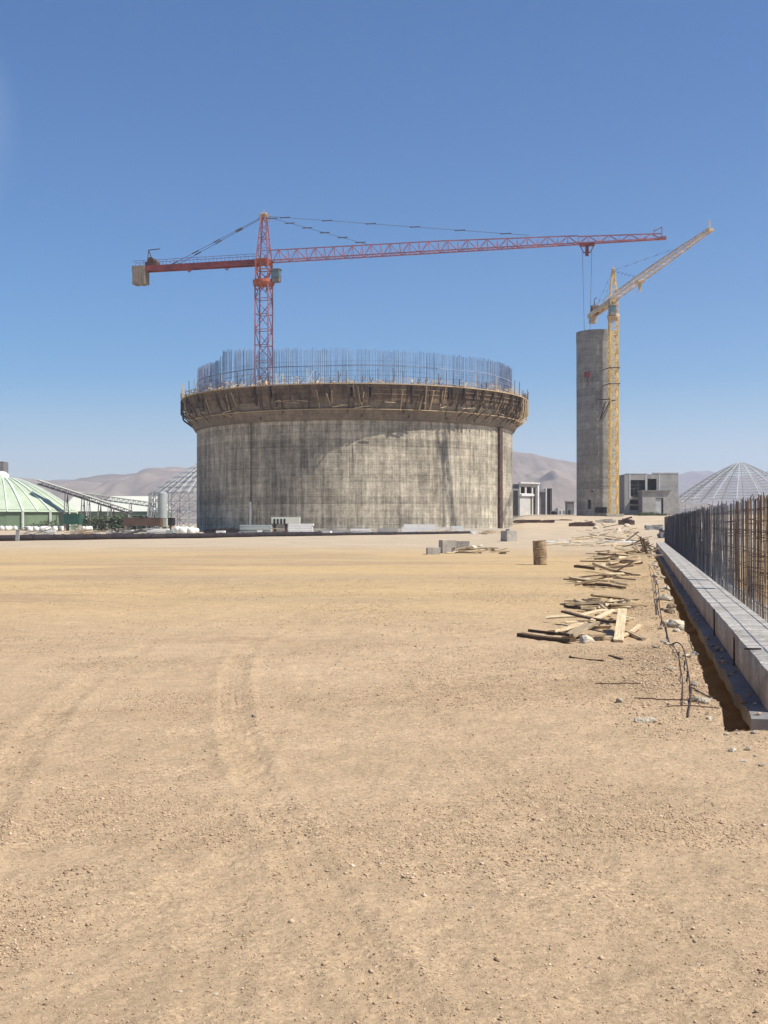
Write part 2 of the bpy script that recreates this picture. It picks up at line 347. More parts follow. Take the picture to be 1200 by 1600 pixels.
# ------------------------------------------------------------------ ground
TH = math.atan(.2217); CT, ST = math.cos(TH), math.sin(TH)      # direction of the footing, clockwise from +Y
def wpt(a, t, z=0.0): return Vector((a*CT + t*ST, -a*ST + t*CT, z))
FLOOR = -1.15
def g_height(a, t):
    x = a*CT + t*ST; y = -a*ST + t*CT
    u = x / np.maximum(y, 1.0)
    rise = np.interp(y, [0, 110, 190, 222, 232, 258, 300, 420, 700, 5000], [0, 0, .65, 1.3, 2.2, 3.2, 3.7, 4.0, 2, 0])
    z = rise * sstep(.085, .125, u)
    z = z + .10 * fbm(x*.05, y*.05, 3, 1) * sstep(8, 30, y) + .035 * fbm(x*.4, y*.4, 3, 5)
    nearf = 1 - sstep(25, 60, np.hypot(x, y))
    z = z + nearf * (.022 * fbm(x*2.1, y*2.1, 4, 11) + .010 * fbm(x*9, y*9, 3, 15))
    # tyre ruts: pairs sweeping across the yard
    for (x0, y0, k, c2, amp, wd, sd_) in ((.10, 3.7, -.30, .0120, .019, .13, 1), (-1.55, 3.7, -.28, .0125, .017, .13, 2), (1.35, 3.4, -.20, .006, .010, .12, 5), (-.55, 3.7, -.12, .011, .010, .11, 6), (-3.1, 6.0, .10, .004, .009, .12, 7)):
        xc = x0 + k*(y-y0) + c2*(y-y0)**2
        dd = x - xc + .04*vnoise(y*.5, y*0, 31+sd_)
        inb = np.exp(-(dd/wd)**6)
        groove = .55 + .45*np.sign(np.sin(2*math.pi*(dd/.062)))*1.0
        lug = .75 + .25*np.sign(np.sin(2*math.pi*(y+np.abs(dd)*1.2)/.11))
        shoulder = .75*np.exp(-((np.abs(dd)-wd*1.35)/.05)**2)
        mask = (.55 if sd_ < 3 else .25) + .45*sstep(-.25, .15, fbm(x*.35+3*sd_, y*.35, 2, 44+sd_))
        z = z - amp * (inb*groove*lug - shoulder) * mask * (1 - sstep(12, 34, y))
    patchy = sstep(.0, .25, fbm(x*.8, y*.8, 4, 101)+.1)
    z = z + nearf * patchy * (.012*np.abs(fbm(x*14, y*14, 2, 17)) + .010*fbm(x*5, y*5, 2, 19))
    # low windrow along the excavation
    edge = .655 + .06*fbm(t*.9, t*0, 3, 21) + .05*vnoise(t*5, t*0, 25)
    z = z + .035*np.exp(-((a-edge+.28)/.30)**2) * sstep(9, 14, t) * (1-sstep(100, 110, t)) * (.6 + 1.6*(fbm(a*2.5, t*1.2, 3, 8)+.2))
    inside = sstep(0, 1, (a-edge)/.07) * (1 - sstep(2.35, 2.45, a)) * sstep(9.25, 9.75, t + .35*vnoise(a*3, a*0, 3)) * (1-sstep(100, 103, t))
    fl = FLOOR + .12*fbm(a*2, t*1.1, 3, 61) + .5*np.clip(1-(a-edge)/.3, 0, 1)**2 * np.clip(.1+vnoise(t*.9, a, 63), 0, 1)
    z = z*(1-inside) + fl*inside
    # beyond the footing the ground is a hand lower
    z = z - .12*sstep(2.35, 2.6, a)*sstep(9, 11, t)*(1-sstep(100, 103, t))
    return x, y, z, inside
def axis(parts):
    out = []
    for a, b, st in parts: out += list(np.arange(a, b, st))
    return out
def grow(start, step, k, end, maxstep=1e9):
    o = [start]
    while o[-1] < end: o.append(o[-1] + step); step = min(step*k, maxstep)
    return o
aa = sorted([-v for v in grow(5.2, .06, 1.045, 5200)[0:]]) + axis([(-5.15, -3.4, .035), (-3.4, .5, .019), (.50, .92, .018), (.92, 2.3, .08), (2.3, 2.65, .03)]) + grow(2.65, .08, 1.05, 5200)
tt = sorted([-v for v in grow(-1.0, .4, 1.3, 400)]) + axis([(1.2, 3.2, .2)]) + grow(3.2, .028, 1.0052, 30) 
tt = tt + grow(tt[-1] + .2, .2, 1.028, 6500)
aa = np.array(sorted(set(np.round(aa, 4)))); tt = np.array(sorted(set(np.round(tt, 4))))
A, T = np.meshgrid(aa, tt)
X, Y_, Z, INS = g_height(A, T)
def grid_mesh(name, X, Y, Z, mat_, smooth=True):
    ny, nx = X.shape
    me = bpy.data.meshes.new(name)
    me.vertices.add(nx*ny); me.vertices.foreach_set('co', np.stack([X, Y, Z], -1).astype(np.float32).ravel())
    i = np.arange(nx*ny).reshape(ny, nx)
    q = np.stack([i[:-1,:-1], i[:-1,1:], i[1:,1:], i[1:,:-1]], -1).reshape(-1, 4)
    me.loops.add(q.size); me.loops.foreach_set('vertex_index', q.ravel().astype(np.int32))
    me.polygons.add(len(q)); me.polygons.foreach_set('loop_start', np.arange(0, q.size, 4, dtype=np.int32))
    me.polygons.foreach_set('use_smooth', np.full(len(q), smooth))
    me.update(calc_edges=True); me.validate(); me.materials.append(mat_)
    o = bpy.data.objects.new(name, me); col.objects.link(o); return o
gnd = grid_mesh('ground', X, Y_, Z, M['ground']); tag(gnd, kind='structure')
zone = np.zeros((X.size, 3), np.float32)
dist = Y_
farz = sstep(12, 26, dist + 6*fbm(X*.12, Y_*.12, 3, 71))*(.75+.5*fbm(X*.03, Y_*.1, 3, 77))
zone[:,0] = np.clip(farz, 0, 1).ravel()
dug = np.maximum(INS*.9, .55*np.exp(-((A-.25)/.9)**2)*sstep(9, 14, T)*(1-sstep(60, 120, T))*(.7+1.2*fbm(X*.8, Y_*.8, 3, 81)))
dug = np.maximum(dug, .8*sstep(.12, .42, fbm(X*.16+9, Y_*.35, 4, 85))*(1-sstep(60, 90, Y_)))
zone[:,1] = np.clip(dug, 0, 1).ravel()
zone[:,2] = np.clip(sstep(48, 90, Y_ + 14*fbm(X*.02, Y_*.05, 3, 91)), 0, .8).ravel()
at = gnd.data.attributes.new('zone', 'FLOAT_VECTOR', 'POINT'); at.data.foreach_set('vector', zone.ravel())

def ground_z(x, y):
    a = x*CT - y*ST; t = x*ST + y*CT
    return float(g_height(np.array([a]), np.array([t]))[2][0])

# gravel: uncountable
def gravel(n, label_name='gravel', tiny=False):
    k = n*4
    yy = 3.3 * np.exp(rng.random(k)**1.0 * math.log((12 if tiny else 34)/3.3)); xx = (rng.random(k)*2-1) * (yy*.36+.4)
    f = fbm(xx*.7, yy*.7, 4, 101)*1.0 + .25*vnoise(xx*.2, yy*.2, 9)
    a_ = xx*CT - yy*ST; t_ = xx*ST + yy*CT
    edge = np.exp(-((a_-.2)/.55)**2) * sstep(8, 12, t_)
    keep = rng.random(k) < (.25 if tiny else 0) + np.clip(.22 + 1.9*f + .4*edge, .05, 1)
    xx = xx[keep][:n]; yy = yy[keep][:n]; edge = edge[keep][:n]; n = len(xx)
    a_ = xx*CT - yy*ST; t_ = xx*ST + yy*CT
    zz = g_height(a_, t_)[2]
    s = np.exp(rng.normal(math.log(.0038), .36, n)) * (1 + .025*yy) * (1+.7*edge); s = np.clip(s, .002, .024)
    if tiny: s = np.exp(rng.normal(math.log(.0021), .3, n)) * (1+.05*yy)
    nv = 4 if tiny else 6
    base = np.array([(1,0,-.4),(-.5,.85,-.4),(-.5,-.85,-.4),(0,0,1)], float) if tiny else np.array([(1,0,0),(0,1,0),(-1,0,0),(0,-1,0),(0,0,1),(0,0,-1)], float)
    v = base[None] * (1 + .55*(rng.random((n, nv, 1))-.5)) + .35*(rng.random((n, nv, 3))-.5)
    v = v * (s[:,None]*np.array([1,1,1]))[:,None,:] * np.stack([1+.5*rng.random(n), .7+.5*rng.random(n), .45+.4*rng.random(n)], -1)[:,None,:]
    th = rng.random(n)*6.283; c, sn = np.cos(th)[:,None], np.sin(th)[:,None]
    vx = v[:,:,0]*c - v[:,:,1]*sn; vy = v[:,:,0]*sn + v[:,:,1]*c
    P = np.stack([vx + xx[:,None], vy + yy[:,None], v[:,:,2] + (zz + s*.25)[:,None]], -1).reshape(-1, 3)
    fb = np.array([(0,1,4),(1,2,4),(2,3,4),(3,0,4),(1,0,5),(2,1,5),(3,2,5),(0,3,5)])
    if tiny: fb = np.array([(0,1,3),(1,2,3),(2,0,3),(0,2,1)])
    q = (fb[None] + (np.arange(n)*nv)[:,None,None]).reshape(-1, 3)
    me = bpy.data.meshes.new('gravel'); me.vertices.add(len(P)); me.vertices.foreach_set('co', P.astype(np.float32).ravel())
    me.loops.add(q.size); me.loops.foreach_set('vertex_index', q.ravel().astype(np.int32))
    me.polygons.add(len(q)); me.polygons.foreach_set('loop_start', np.arange(0, q.size, 3, dtype=np.int32)); me.update(calc_edges=True)
    tone = np.repeat(rng.random(n), nv).astype(np.float32)
    t = me.attributes.new('tone', 'FLOAT', 'POINT'); t.data.foreach_set('value', tone)
    m = bpy.data.materials.new('gravel_stone'); m.use_nodes = True; N = m.node_tree.nodes; L = m.node_tree.links; b = N['Principled BSDF']
    b.inputs['Roughness'].default_value = .9; b.inputs['Specular IOR Level'].default_value = .2
    an = N.new('ShaderNodeAttribute'); an.attribute_name = 'tone'; r = N.new('ShaderNodeValToRGB'); e = r.color_ramp.elements
    e[0].color = (0.264,0.174,0.105,1); e[1].color = (0.731,0.564,0.386,1)
    for p_, c_ in ((.15,(0.385,0.268,0.167)), (.6,(0.497,0.352,0.219)), (.88,(0.568,0.419,0.272))): k = e.new(p_); k.color = (*c_, 1)
    L.new(an.outputs['Fac'], r.inputs[0]); L.new(r.outputs[0], b.inputs['Base Color']); me.materials.append(m)
    o = bpy.data.objects.new(label_name, me); col.objects.link(o); tag(o, kind='stuff')
    o['label'] = 'fine grit over the near part of the dusty yard' if tiny else 'loose tan gravel strewn over the dusty yard in patches'; o['category'] = 'gravel'
gravel(80000)
gravel(130000, 'fine_gravel', True)

# ------------------------------------------------------------------ hills
def hill_mat(name, c, c2):
    return mat(name, c, c2=c2, var=.2, scale=.006, fine=.10, rough=.95, spec=.05)
def hill(name, dist, pts, depth, m, seed, amp=.06):
    """ridge through skyline points (photo px), falling away to front and back as eroded slopes"""
    xs = np.array([p[0] for p in pts], float); ys = np.array([p[1] for p in pts], float)
    n = 420; u = np.linspace(xs[0], xs[-1], n); h = np.interp(u, xs, ys)
    H = (HZ - h)/F*dist + CAMZ
    H = H * (1 + .035*fbm(u*.03, u*0, 4, seed))
    rows = 90; v = np.linspace(-1, 1, rows)
    X = np.zeros((rows, n)); Y = X.copy(); Z = X.copy()
    xb = (u-600)/F*dist
    for i, k in enumerate(v):
        Y[i] = dist + k*depth; X[i] = xb
        g_ = np.clip(1-abs(k), 0, 1)
        er = fbm(xb*.005, Y[i]*.0020, 6, seed+7) - .5*np.abs(fbm(xb*.010, Y[i]*.003, 4, seed+17))
        Z[i] = H*(g_**1.25) - 4 + H*amp*6*er*np.clip(1-abs(k), 0, 1)*abs(k)*2
    o = grid_mesh(name, X, Y, Z, m); tag(o, kind='structure')
HM1 = hill_mat('dry_hill_soil', (.25,.20,.155), (.15,.12,.095)); HM2 = hill_mat('far_hill_soil', (.20,.17,.15), (.14,.115,.10))
hill('hill', 2600, [(-500,800),(-350,770),(-200,745),(-60,736),(0,737),(45,744),(75,747),(110,747),(150,739),(200,736),(240,733),(262,728),(285,727),(312,731),(400,745),(520,770),(640,800)], 1300, HM1, 3, .2)
hill('hill', 2300, [(520,812),(600,785),(680,745),(740,712),(780,700),(806,698),(830,702),(860,711),(900,719),(940,732),(985,760),(1040,790),(1120,812)], 1150, HM1, 13, .2)
hill('hill', 4200, [(860,800),(920,765),(975,745),(1040,742),(1062,738),(1080,733),(1105,732),(1125,738),(1150,744),(1185,736),(1230,727),(1300,724),(1400,735),(1600,770),(1750,805)], 1900, HM2, 23)
hill('hill', 4400, [(-900,800),(-600,760),(-300,752),(0,748),(60,748),(110,747),(180,752),(300,770),(420,800)], 1900, HM2, 33)

# ------------------------------------------------------------------ great silo
SC = Vector((-5.55, 222, 0)); SR = 30.15
silo = thing('silo', SC, 'huge round concrete silo under construction, topped by bare steel bars', 'silo')
def sp(a, r, z): return SC + Vector((r*math.sin(a), -r*math.cos(a), z))    # a = 0 faces the camera, positive to the right
wallp = [(SR, -.3), (SR, 6), (SR, 12), (SR, 18.7), (SR, 24.4), (SR-.7, 24.4), (SR-.7, -.3), (SR, -.3)]
MB().lathe(SC, wallp, 240).build('wall', M['silo'], silo)
MB().lathe(SC, [(SR, .0), (SR+1.3, .0), (SR+1.3, .55), (SR, .62)][::-1], 160).build('base', M['block'], silo)
ringp = [(SR-.02, 18.7), (SR+.35, 18.8), (SR+1.15, 20.2), (SR+1.7, 21.2), (SR+2.05, 22.4), (SR-.02, 22.4)]
MB().lathe(SC, ringp, 240).build('ring_beam', M['ringc'], silo)
MB().lathe(SC, [(SR+1.35, 20.38), (SR+1.75, 20.38), (SR+1.75, 20.5), (SR+1.35, 20.5)], 160).build('ledge', M['wood'], silo)
MB().lathe(SC, [(SR-.02, 24.45), (SR+3.0, 24.45), (SR+3.0, 24.6), (SR-.02, 24.6)], 200).build('work_deck', M['wood'], silo)
nf = 60
for k in range(nf):
    a0 = 2*math.pi*k/nf; a1 = a0 + 2*math.pi/nf
    if not (math.cos((a0+a1)/2) > -.15): continue
    m = MB(); b = random.uniform(-.04, .05); top = 24.42; lo_ = random.uniform(-.25, .25)
    g = .002 + (.010 if k % 5 == 0 else 0); n = 4
    for j in range(n):
        p0 = a0 + g + (a1-a0-2*g)*j/n; p1 = a0 + g + (a1-a0-2*g)*(j+1)/n
        lo = 22.0 + (.0 if k % 2 else -.3) + lo_; r0 = SR+2.10+b; r1 = SR+2.62+b
        vs = [sp(p0, r0, lo), sp(p1, r0, lo), sp(p1, r1, top), sp(p0, r1, top), sp(p0, r0-.25, lo), sp(p1, r0-.25, lo), sp(p1, r1-.25, top), sp(p0, r1-.25, top)]
        m.add(vs, ((0,1,2,3),(5,4,7,6),(4,0,3,7),(1,5,6,2),(4,5,1,0),(3,2,6,7)))
    for zz in (22.9, 23.7):     # walers
        for j in range(3):
            rr = SR+2.15+b+.54*(zz-22)/2.4+.07
            m.bar(sp(a0+g+(a1-a0-2*g)*j/3, rr, zz), sp(a0+g+(a1-a0-2*g)*(j+1)/3, rr, zz), .12, .14)
    m.build('formwork_panel', M['form'], silo)
# brackets carrying the formwork: denser and more exposed towards the right
ba = sorted([-1.3,-1.15,-.98,-.52,.06,.32,.55,.76,1.03] + [.62,.70,.84,.92,1.10,1.16,1.22,1.28,1.34,1.40,1.46,1.52,-1.4,-1.47,-1.53])
for a in ba:
    big = a in (-.52,.06,.32,.55,.76,1.03)
    m = MB(); wd = .42 if big else .16
    m.bar(sp(a, SR+.45, 19.2), sp(a, SR+3.0, 24.3), wd, .28)
    m.bar(sp(a, SR+2.95, 21.9 if not big else 22.6), sp(a, SR+2.95, 24.4), wd*.8, .2)
    m.bar(sp(a, SR+1.6, 21.3), sp(a, SR+2.95, 22.2), wd*.6, .16)
    if a > .6 or a < -.9: m.bar(sp(a, SR+.4, 19.4), sp(a+.02, SR+2.6, 21.0), .14, .14); m.bar(sp(a+.02, SR+2.6, 21.0), sp(a, SR+2.95, 24.0), .14, .14)
    m.build('bracket', M['bracket'] if big or a < 0 else M['woodp'] if a > 1.2 else M['bracket'], silo)
for k in range(90):
    a = 1.45 - 2.9*random.random()**1.5; d = random.uniform(-.02, .02); z0_ = random.uniform(19.6, 21.6); r0 = SR + .35 + (z0_-18.8)*.62
    MB().bar(sp(a, r0+.15, z0_), sp(a+d, SR+random.uniform(2.5, 3.1), random.uniform(22.8, 24.3)), random.uniform(.09, .2)).build('prop', random.choice((M['woodd'], M['wood'], M['bracket'], M['bracket'])), silo)
for k in range(46):
    a = random.uniform(-1.45, 1.45); z0_ = random.uniform(20.2, 22.0); r0 = SR + .45 + (z0_-18.8)*.62
    MB().bar(sp(a, r0+.25, z0_), sp(a+random.uniform(.03, .09), r0+.25+random.uniform(-.1,.3), z0_+random.uniform(-.3, .3)), .14, .08).build('batten', random.choice((M['wood'], M['woodp'], M['woodd'])), silo)
# starter bars
def bar_top(a):
    x = 555 + 245*math.sin(a)
    z = np.interp(x, [300,362,368,430,520,600,700,820], [30.3,30.35,31.9,31.2,30.7,30.5,30.4,30.6])
    return float(z)
bars = []
for lay, rr in enumerate((SR-.12, SR-.5)):
    n = 560
    for k in range(n):
        a = -math.pi + 2*math.pi*(k + .5*lay)/n + random.uniform(-.002, .002)
        if random.random() < .08: continue
        z1 = bar_top(a) + random.uniform(-.35, .25) if abs(a) < 1.6 else 30.4 + random.uniform(-.3, .3)
        bars.append((a, rr, z1, lay))
front = sorted([b for b in bars if b[3] == 0 and abs(b[0]) < 1.5], key=lambda b: abs(b[0]))[:100]
fs_ = set(front)
def onebar(m, b):
    a, rr, z1, _ = b; ln = random.uniform(-.0022, .0022)
    m.bar(sp(a, rr, 24.2), sp(a+ln, rr, z1), .062, .062, n=4)
for b in front:
    m = MB(); onebar(m, b); m.build('vertical_bar', M['rebarb'], silo)
m = MB()
for b in bars:
    if b not in fs_: onebar(m, b)
tag(m.build('starter_bars', M['rebarb'], silo), 'dense curtain of bare starter bars round the silo top', kind='stuff')
for z, rr, wd in ((27.9, SR-.05, .14), (25.4, SR-.05, .06), (26.3, SR-.55, .05), (27.0, SR-.05, .05), (28.7, SR-.55, .04)):
    m = MB(); n = 140
    for k in range(n):
        if random.random() < .04 and wd < .1: continue
        a = 2*math.pi*k/n; m.bar(sp(a, rr, z+.06*math.sin(a*9)), sp(a+2*math.pi/n, rr, z+.06*math.sin((a+2*math.pi/n)*9)), wd)
    m.build('hoop', M['rebarb'], silo)
# guard posts and rails on the deck
for k in range(88):
    a = -1.75 + 3.5*k/87 + random.uniform(-.006, .006)
    h = random.choice((.9, 1.1, 1.3, 1.9, 2.5)); m = MB()
    m.bar(sp(a, SR+2.9, 24.6), sp(a + random.uniform(-.004, .004), SR+2.9+random.uniform(-.1, .15), 24.6+h), .10)
    if random.random() < .4: m.bar(sp(a, SR+2.9, 24.6), sp(a+random.uniform(.01, .03), SR+2.4, 24.6+h*.9), .08)
    m.build('guard_post', M['woodd'] if random.random() < .6 else M['woodp'], silo)
m = MB()
for k in range(110):
    if random.random() < .3: continue
    a = -1.75 + 3.5*k/110; m.bar(sp(a, SR+2.9, 25.35+random.uniform(-.15, .15)), sp(a+3.5/110, SR+2.9, 25.35+random.uniform(-.15, .15)), .07)
m.build('guard_rail', M['wood'], silo)
m = MB()
for k in range(420):
    a = random.uniform(-1.7, 1.7); r0 = SR + random.uniform(.6, 2.8); h = random.uniform(.02, .55) if random.random() < .8 else random.uniform(.5, 1.2)
    d = random.uniform(-.035, .035); m.bar(sp(a, r0, 24.65+h*random.random()), sp(a+d, SR+random.uniform(.6, 2.8), 24.65+h), random.uniform(.06, .22), .06)
tag(m.build('loose_timber', M['woodp'], silo), 'tangle of loose planks lying along the deck', kind='stuff')
# dark vertical channel, drain pipe
a = math.asin((768.5-555)/245.)
m = MB(); t_ = Vector((math.cos(a), math.sin(a), 0)); n_ = Vector((math.sin(a), -math.cos(a), 0)); rot = Matrix((t_, n_, Vector((0,0,1)))).transposed()
m.box(sp(a, SR+.16, 9.9), (1.3, .5, 19.6), rot)
ch = m.build('ladder_shaft', M['rust'], silo)
for z in np.arange(1.2, 19.4, 1.6): MB().box(sp(a, SR+.36, z), (1.3, .12, .14), rot).build('clamp', M['bracket'], ch)
a = math.asin((416-555)/245.)
m = MB().path([sp(a, SR+.2, 19), sp(a+.002, SR+.25, 12), sp(a, SR+.2, 5.2)], .16); m.build('drain_pipe', M['bracket'], silo)
m = MB().path([sp(a, SR+.3, 5.2), sp(a+.003, SR+.35, 3.0), sp(a+.001, SR+.4, .3)], .42, n=8); m.build('drain_pipe', M['white'], silo)['label'] = 'white lower length of drain pipe'

# ------------------------------------------------------------------ tall tower
TC = Vector(((934-600)/F*262, 262, 3.2)); TR = 4.75; TT = 44.9
tower = thing('concrete_tower', TC, 'tall slender round concrete tower beside the yellow crane', 'tower')
def tp(a, r, z): return Vector((TC.x + r*math.sin(a), TC.y - r*math.cos(a), z))
MB().lathe((TC.x, TC.y, 0), [(TR, 1.5), (TR, 12), (TR, 24), (TR, 36), (TR, TT), (TR-.45, TT), (TR-.45, 2)], 96).build('shaft', M['tower'], tower, smooth=False)
for z in (42.6,): MB().lathe((TC.x, TC.y, 0), [(TR, z), (TR+.05, z), (TR+.05, TT+.04), (TR, TT+.04)], 96).build('collar', M['tower'], tower)
def rotz(a): 
    t_ = Vector((math.cos(a), math.sin(a), 0)); n_ = Vector((math.sin(a), -math.cos(a), 0)); return Matrix((t_, n_, Vector((0,0,1)))).transposed()
def on_tower(x, y, w_, h_, name, mt, deep=.14):
    a = math.asin(max(-1, min(1, (x-934)/33.))); z = CAMZ + (HZ-y)/F*258
    return MB().box(tp(a, TR+.0, z), (w_, deep, h_), rotz(a)).build(name, mt, tower)
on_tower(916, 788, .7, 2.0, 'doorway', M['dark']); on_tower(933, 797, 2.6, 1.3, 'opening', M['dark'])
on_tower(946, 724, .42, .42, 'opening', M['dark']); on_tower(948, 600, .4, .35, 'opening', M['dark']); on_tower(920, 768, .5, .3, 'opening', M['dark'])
for y in (746, 759, 770): on_tower(940, y, 6.0*.0+2.4, .10, 'anchor_plate', M['greyd'], .06)

# ------------------------------------------------------------------ tower cranes
def lattice(m, p0, p1, w_, bay, ch, br, taper=1.0, kind='square', up=None):
    p0 = Vector(p0); p1 = Vector(p1); d = p1-p0; L_ = d.length; d.normalize()
    up = up or (Vector((0,0,1)) if abs(d.z) < .9 else Vector((0,1,0)))
    x = d.cross(up).normalized(); y = x.cross(d).normalized(); n = max(1, round(L_/bay))
    if kind == 'square': offs = [(1,1),(-1,1),(-1,-1),(1,-1)]
    else: offs = [(1,-1),(-1,-1),(0,1)]
    def pt(i, k):
        s = (1 + (taper-1)*i/n) * w_/2; o = offs[k % len(offs)]
        hh = s*1.0
        return p0 + d*(L_*i/n) + x*(o[0]*s) + y*(o[1]*hh)
    K = len(offs)
    for k in range(K): m.bar(pt(0, k), pt(n, k), ch)
    for i in range(n):
        for k in range(K):
            a_, b_ = (pt(i, k), pt(i+1, k+1)) if (i+k) % 2 else (pt(i, k+1), pt(i+1, k))
            m.bar(a_, b_, br); m.bar(pt(i+1, k), pt(i+1, k+1), br)
    return m
def crane(loc, zj, jdir, jl, cl, mw, jw, label, mats, head_h, apex_w, tie1, tie2, cab_side, trolley, hook_z, rope_gap=.6, cj_h=.9, cw=(3.2, 1.9, 'cwt'), tie_w=1.0, br_=.085):
    mm, jm, cm, sm = mats
    c = thing('tower_crane', loc, label, 'crane'); b = Vector(loc)
    j = Vector(jdir).normalized(); s = Vector((j.y, -j.x, 0))
    zs = zj - 3.6                              # slewing ring
    m = MB(); lattice(m, b, (b.x, b.y, zs-.2), mw*.86, mw*1.0, .22, .11, up=Vector((j.x, j.y, 0))).build('mast', mm, c)
    MB().box((b.x, b.y, b.z+.25), (mw*1.9, mw*1.9, .5), None).build('base', M['block'], c)
    m = MB(); m.lathe((b.x, b.y, 0), [(.1, zs-.5), (mw*.62, zs-.5), (mw*.70, zs-.1), (mw*.70, zs+.35), (mw*.5, zs+.5), (.1, zs+.5)], 20)
    for k in range(4):
        q = (s if k % 2 else j)*(1 if k < 2 else -1)*mw*.7; m.bar((b.x+q.x*.6, b.y+q.y*.6, zs-1.3), (b.x+q.x, b.y+q.y, zs-.3), .2)
    m.build('slewing_unit', sm, c)
    m = MB(); lattice(m, (b.x, b.y, zs+.4), (b.x, b.y, zj+.3), mw*.8, 1.6, .26, .16, up=Vector((j.x, j.y, 0)))
    m.box((b.x, b.y, zj), (mw*.8, mw*.8, .9), Matrix.Rotation(math.atan2(j.y, j.x), 3, 'Z')); m.build('turret', sm, c)
    m = MB(); top = Vector((b.x, b.y, zj+head_h)); lattice(m, (b.x, b.y, zj+.3), top, mw*.78, 1.8, .2, .10, taper=apex_w, up=Vector((j.x, j.y, 0))); m.build('tower_head', mm, c)
    m = MB(); m.box(top, (1.5, .5, .35), Matrix.Rotation(math.atan2(j.y, j.x), 3, 'Z')); m.box(top+Vector((0,0,.5)), (.9, .7, .3), Matrix.Rotation(math.atan2(j.y, j.x), 3, 'Z'))
    m.bar(top+Vector((0,0,-.3))-j*1.3, top+Vector((0,0,-.8))+j*1.3, .12); m.bar(top+Vector((0,0,.3))-j*1.0, top+Vector((0,0,.3))+j*1.3, .14); m.bar(top, top+Vector((0,0,1.3)), .1); m.build('head_pulley', M['yelp'], c)
    # jib, triangular, tapering in three lengths
    j0 = Vector((b.x, b.y, zj)) + j*mw*.4; m = MB(); L3 = jl-mw*.4
    for f0, f1, w0, t_ in ((0, .45, jw, .92), (.45, .8, jw*.92, .72), (.8, 1, jw*.60, .72)):
        lattice(m, j0+j*L3*f0+Vector((0,0,w0*.5)), j0+j*L3*f1+Vector((0,0,w0*t_*.5)), w0, 1.7, br_*2, br_, taper=t_, kind='tri')
    m.bar(j0+j*L3+Vector((0,0,.2)), j0+j*(L3+.0)+Vector((0,0,1.9)), .12); m.bar(j0+j*(L3-1.2)+Vector((0,0,1.3)), j0+j*(L3)+Vector((0,0,1.9)), .1); m.bar(j0+j*(L3-1.2), j0+j*(L3-1.2)+Vector((0,0,1.6)), .1)
    m.box(j0+j*(L3+.2)+Vector((0,0,.1)), (1.0, .9, .45), Matrix.Rotation(math.atan2(j.y, j.x), 3, 'Z')); m.build('jib', jm, c)
    # counter jib with walkway
    c0 = Vector((b.x, b.y, zj-.1)) - j*mw*.35; c1 = Vector((b.x, b.y, zj-.1)) - j*cl; m = MB()
    for q in (-1, 1):
        m.bar(c0+s*q*.75, c1+s*q*.75, .3, cj_h)
        for k in range(int(cl/1.5)): 
            p = c0 + (c1-c0)*(k+.5)/int(cl/1.5); m.bar(p+s*q*.8+Vector((0,0,.4)), p+s*q*.8+Vector((0,0,1.4)), .05)
        m.bar(c0+s*q*.8+Vector((0,0,1.4)), c1+s*q*.8+Vector((0,0,1.4)), .06)
    for k in range(int(cl/2)): 
        p = c0 + (c1-c0)*k/int(cl/2); m.bar(p-s*.75, p+s*.75, .15)
    for f in (.25, .55): p = c0 + (c1-c0)*f; m.bar(p-j*.6-Vector((0,0,.4)), p+Vector((0,0,-.95)), .16); m.bar(p+j*.6-Vector((0,0,.4)), p+Vector((0,0,-.95)), .16)
    m.build('counter_jib', cm, c)
    rotj = Matrix.Rotation(math.atan2(j.y, j.x), 3, 'Z')
    m = MB()
    for k in range(4):
        m.box(c1 - j*(-2.6+.62*k+.35) + Vector((0,0,.5-cw[0]/2)), (.58, cw[1], cw[0]+.15*(k % 2)), rotj)
    m.build('counterweight', M[cw[2]], c)
    m = MB(); wc_ = c1 + j*3.6; m.box(wc_+Vector((0,0,.55)), (2.2, 1.7, 1.2), rotj); m.bar(wc_-s*.9+Vector((0,0,1.4)), wc_+s*.9+Vector((0,0,1.4)), 1.1, n=12)
    m.bar(wc_-j*1.0+Vector((0,0,1)), wc_-j*.8+Vector((0,0,3.4)), .12); m.bar(wc_-j*.8+Vector((0,0,3.4)), wc_+j*1.4+Vector((0,0,3.5)), .14); m.bar(wc_+j*.2+Vector((0,0,1)), wc_-j*.8+Vector((0,0,3.4)), .12)
    m.build('winch', M['rust'], c)
    # ties
    for (frac, sag) in ((tie1, .0), (tie2, .0)):
        q0 = top+Vector((0,0,.1)); q1 = j0 + j*L3*frac + Vector((0,0,jw*.95))
        m = MB(); n = 12; pts = [q0.lerp(q1, k/n) - Vector((0,0,(math.sin(math.pi*k/n))*sag)) for k in range(n+1)]
        m.path(pts, .075*tie_w, n=5)
        for k in range(1, n, 2): m.bar(pts[k]-j*.9, pts[k]+j*.9, .15*tie_w, .15*tie_w)
        m.build('tie_bar', M['cable'], c)
    m = MB()
    for q in (-1, 1):
        q0 = top + s*q*.2; q1 = c1 + j*cl*.27 + s*q*.7; m.bar(q0, q1, .09*tie_w, n=5)
        for k in (2, 4, 6, 8): p = q0.lerp(q1, k/9); m.bar(p, q0.lerp(q1, (k+.6)/9), .18*tie_w, .18*tie_w)
    m.build('counter_tie', M['cable'], c)
    # cab
    cp = Vector((b.x, b.y, zs+.9)) + s*cab_side[0] + j*cab_side[1]
    m = MB(); m.box(cp, (1.3, 1.3, 2.1), rotj); m.box(cp+Vector((0,0,1.12)), (1.5, 1.5, .12), rotj); cab = m.build('cab', M['greyd'], c)
    MB().box(cp + j*.67 + Vector((0,0,.3)), (.04, 1.1, 1.1), rotj).build('window', M['glass'], cab)
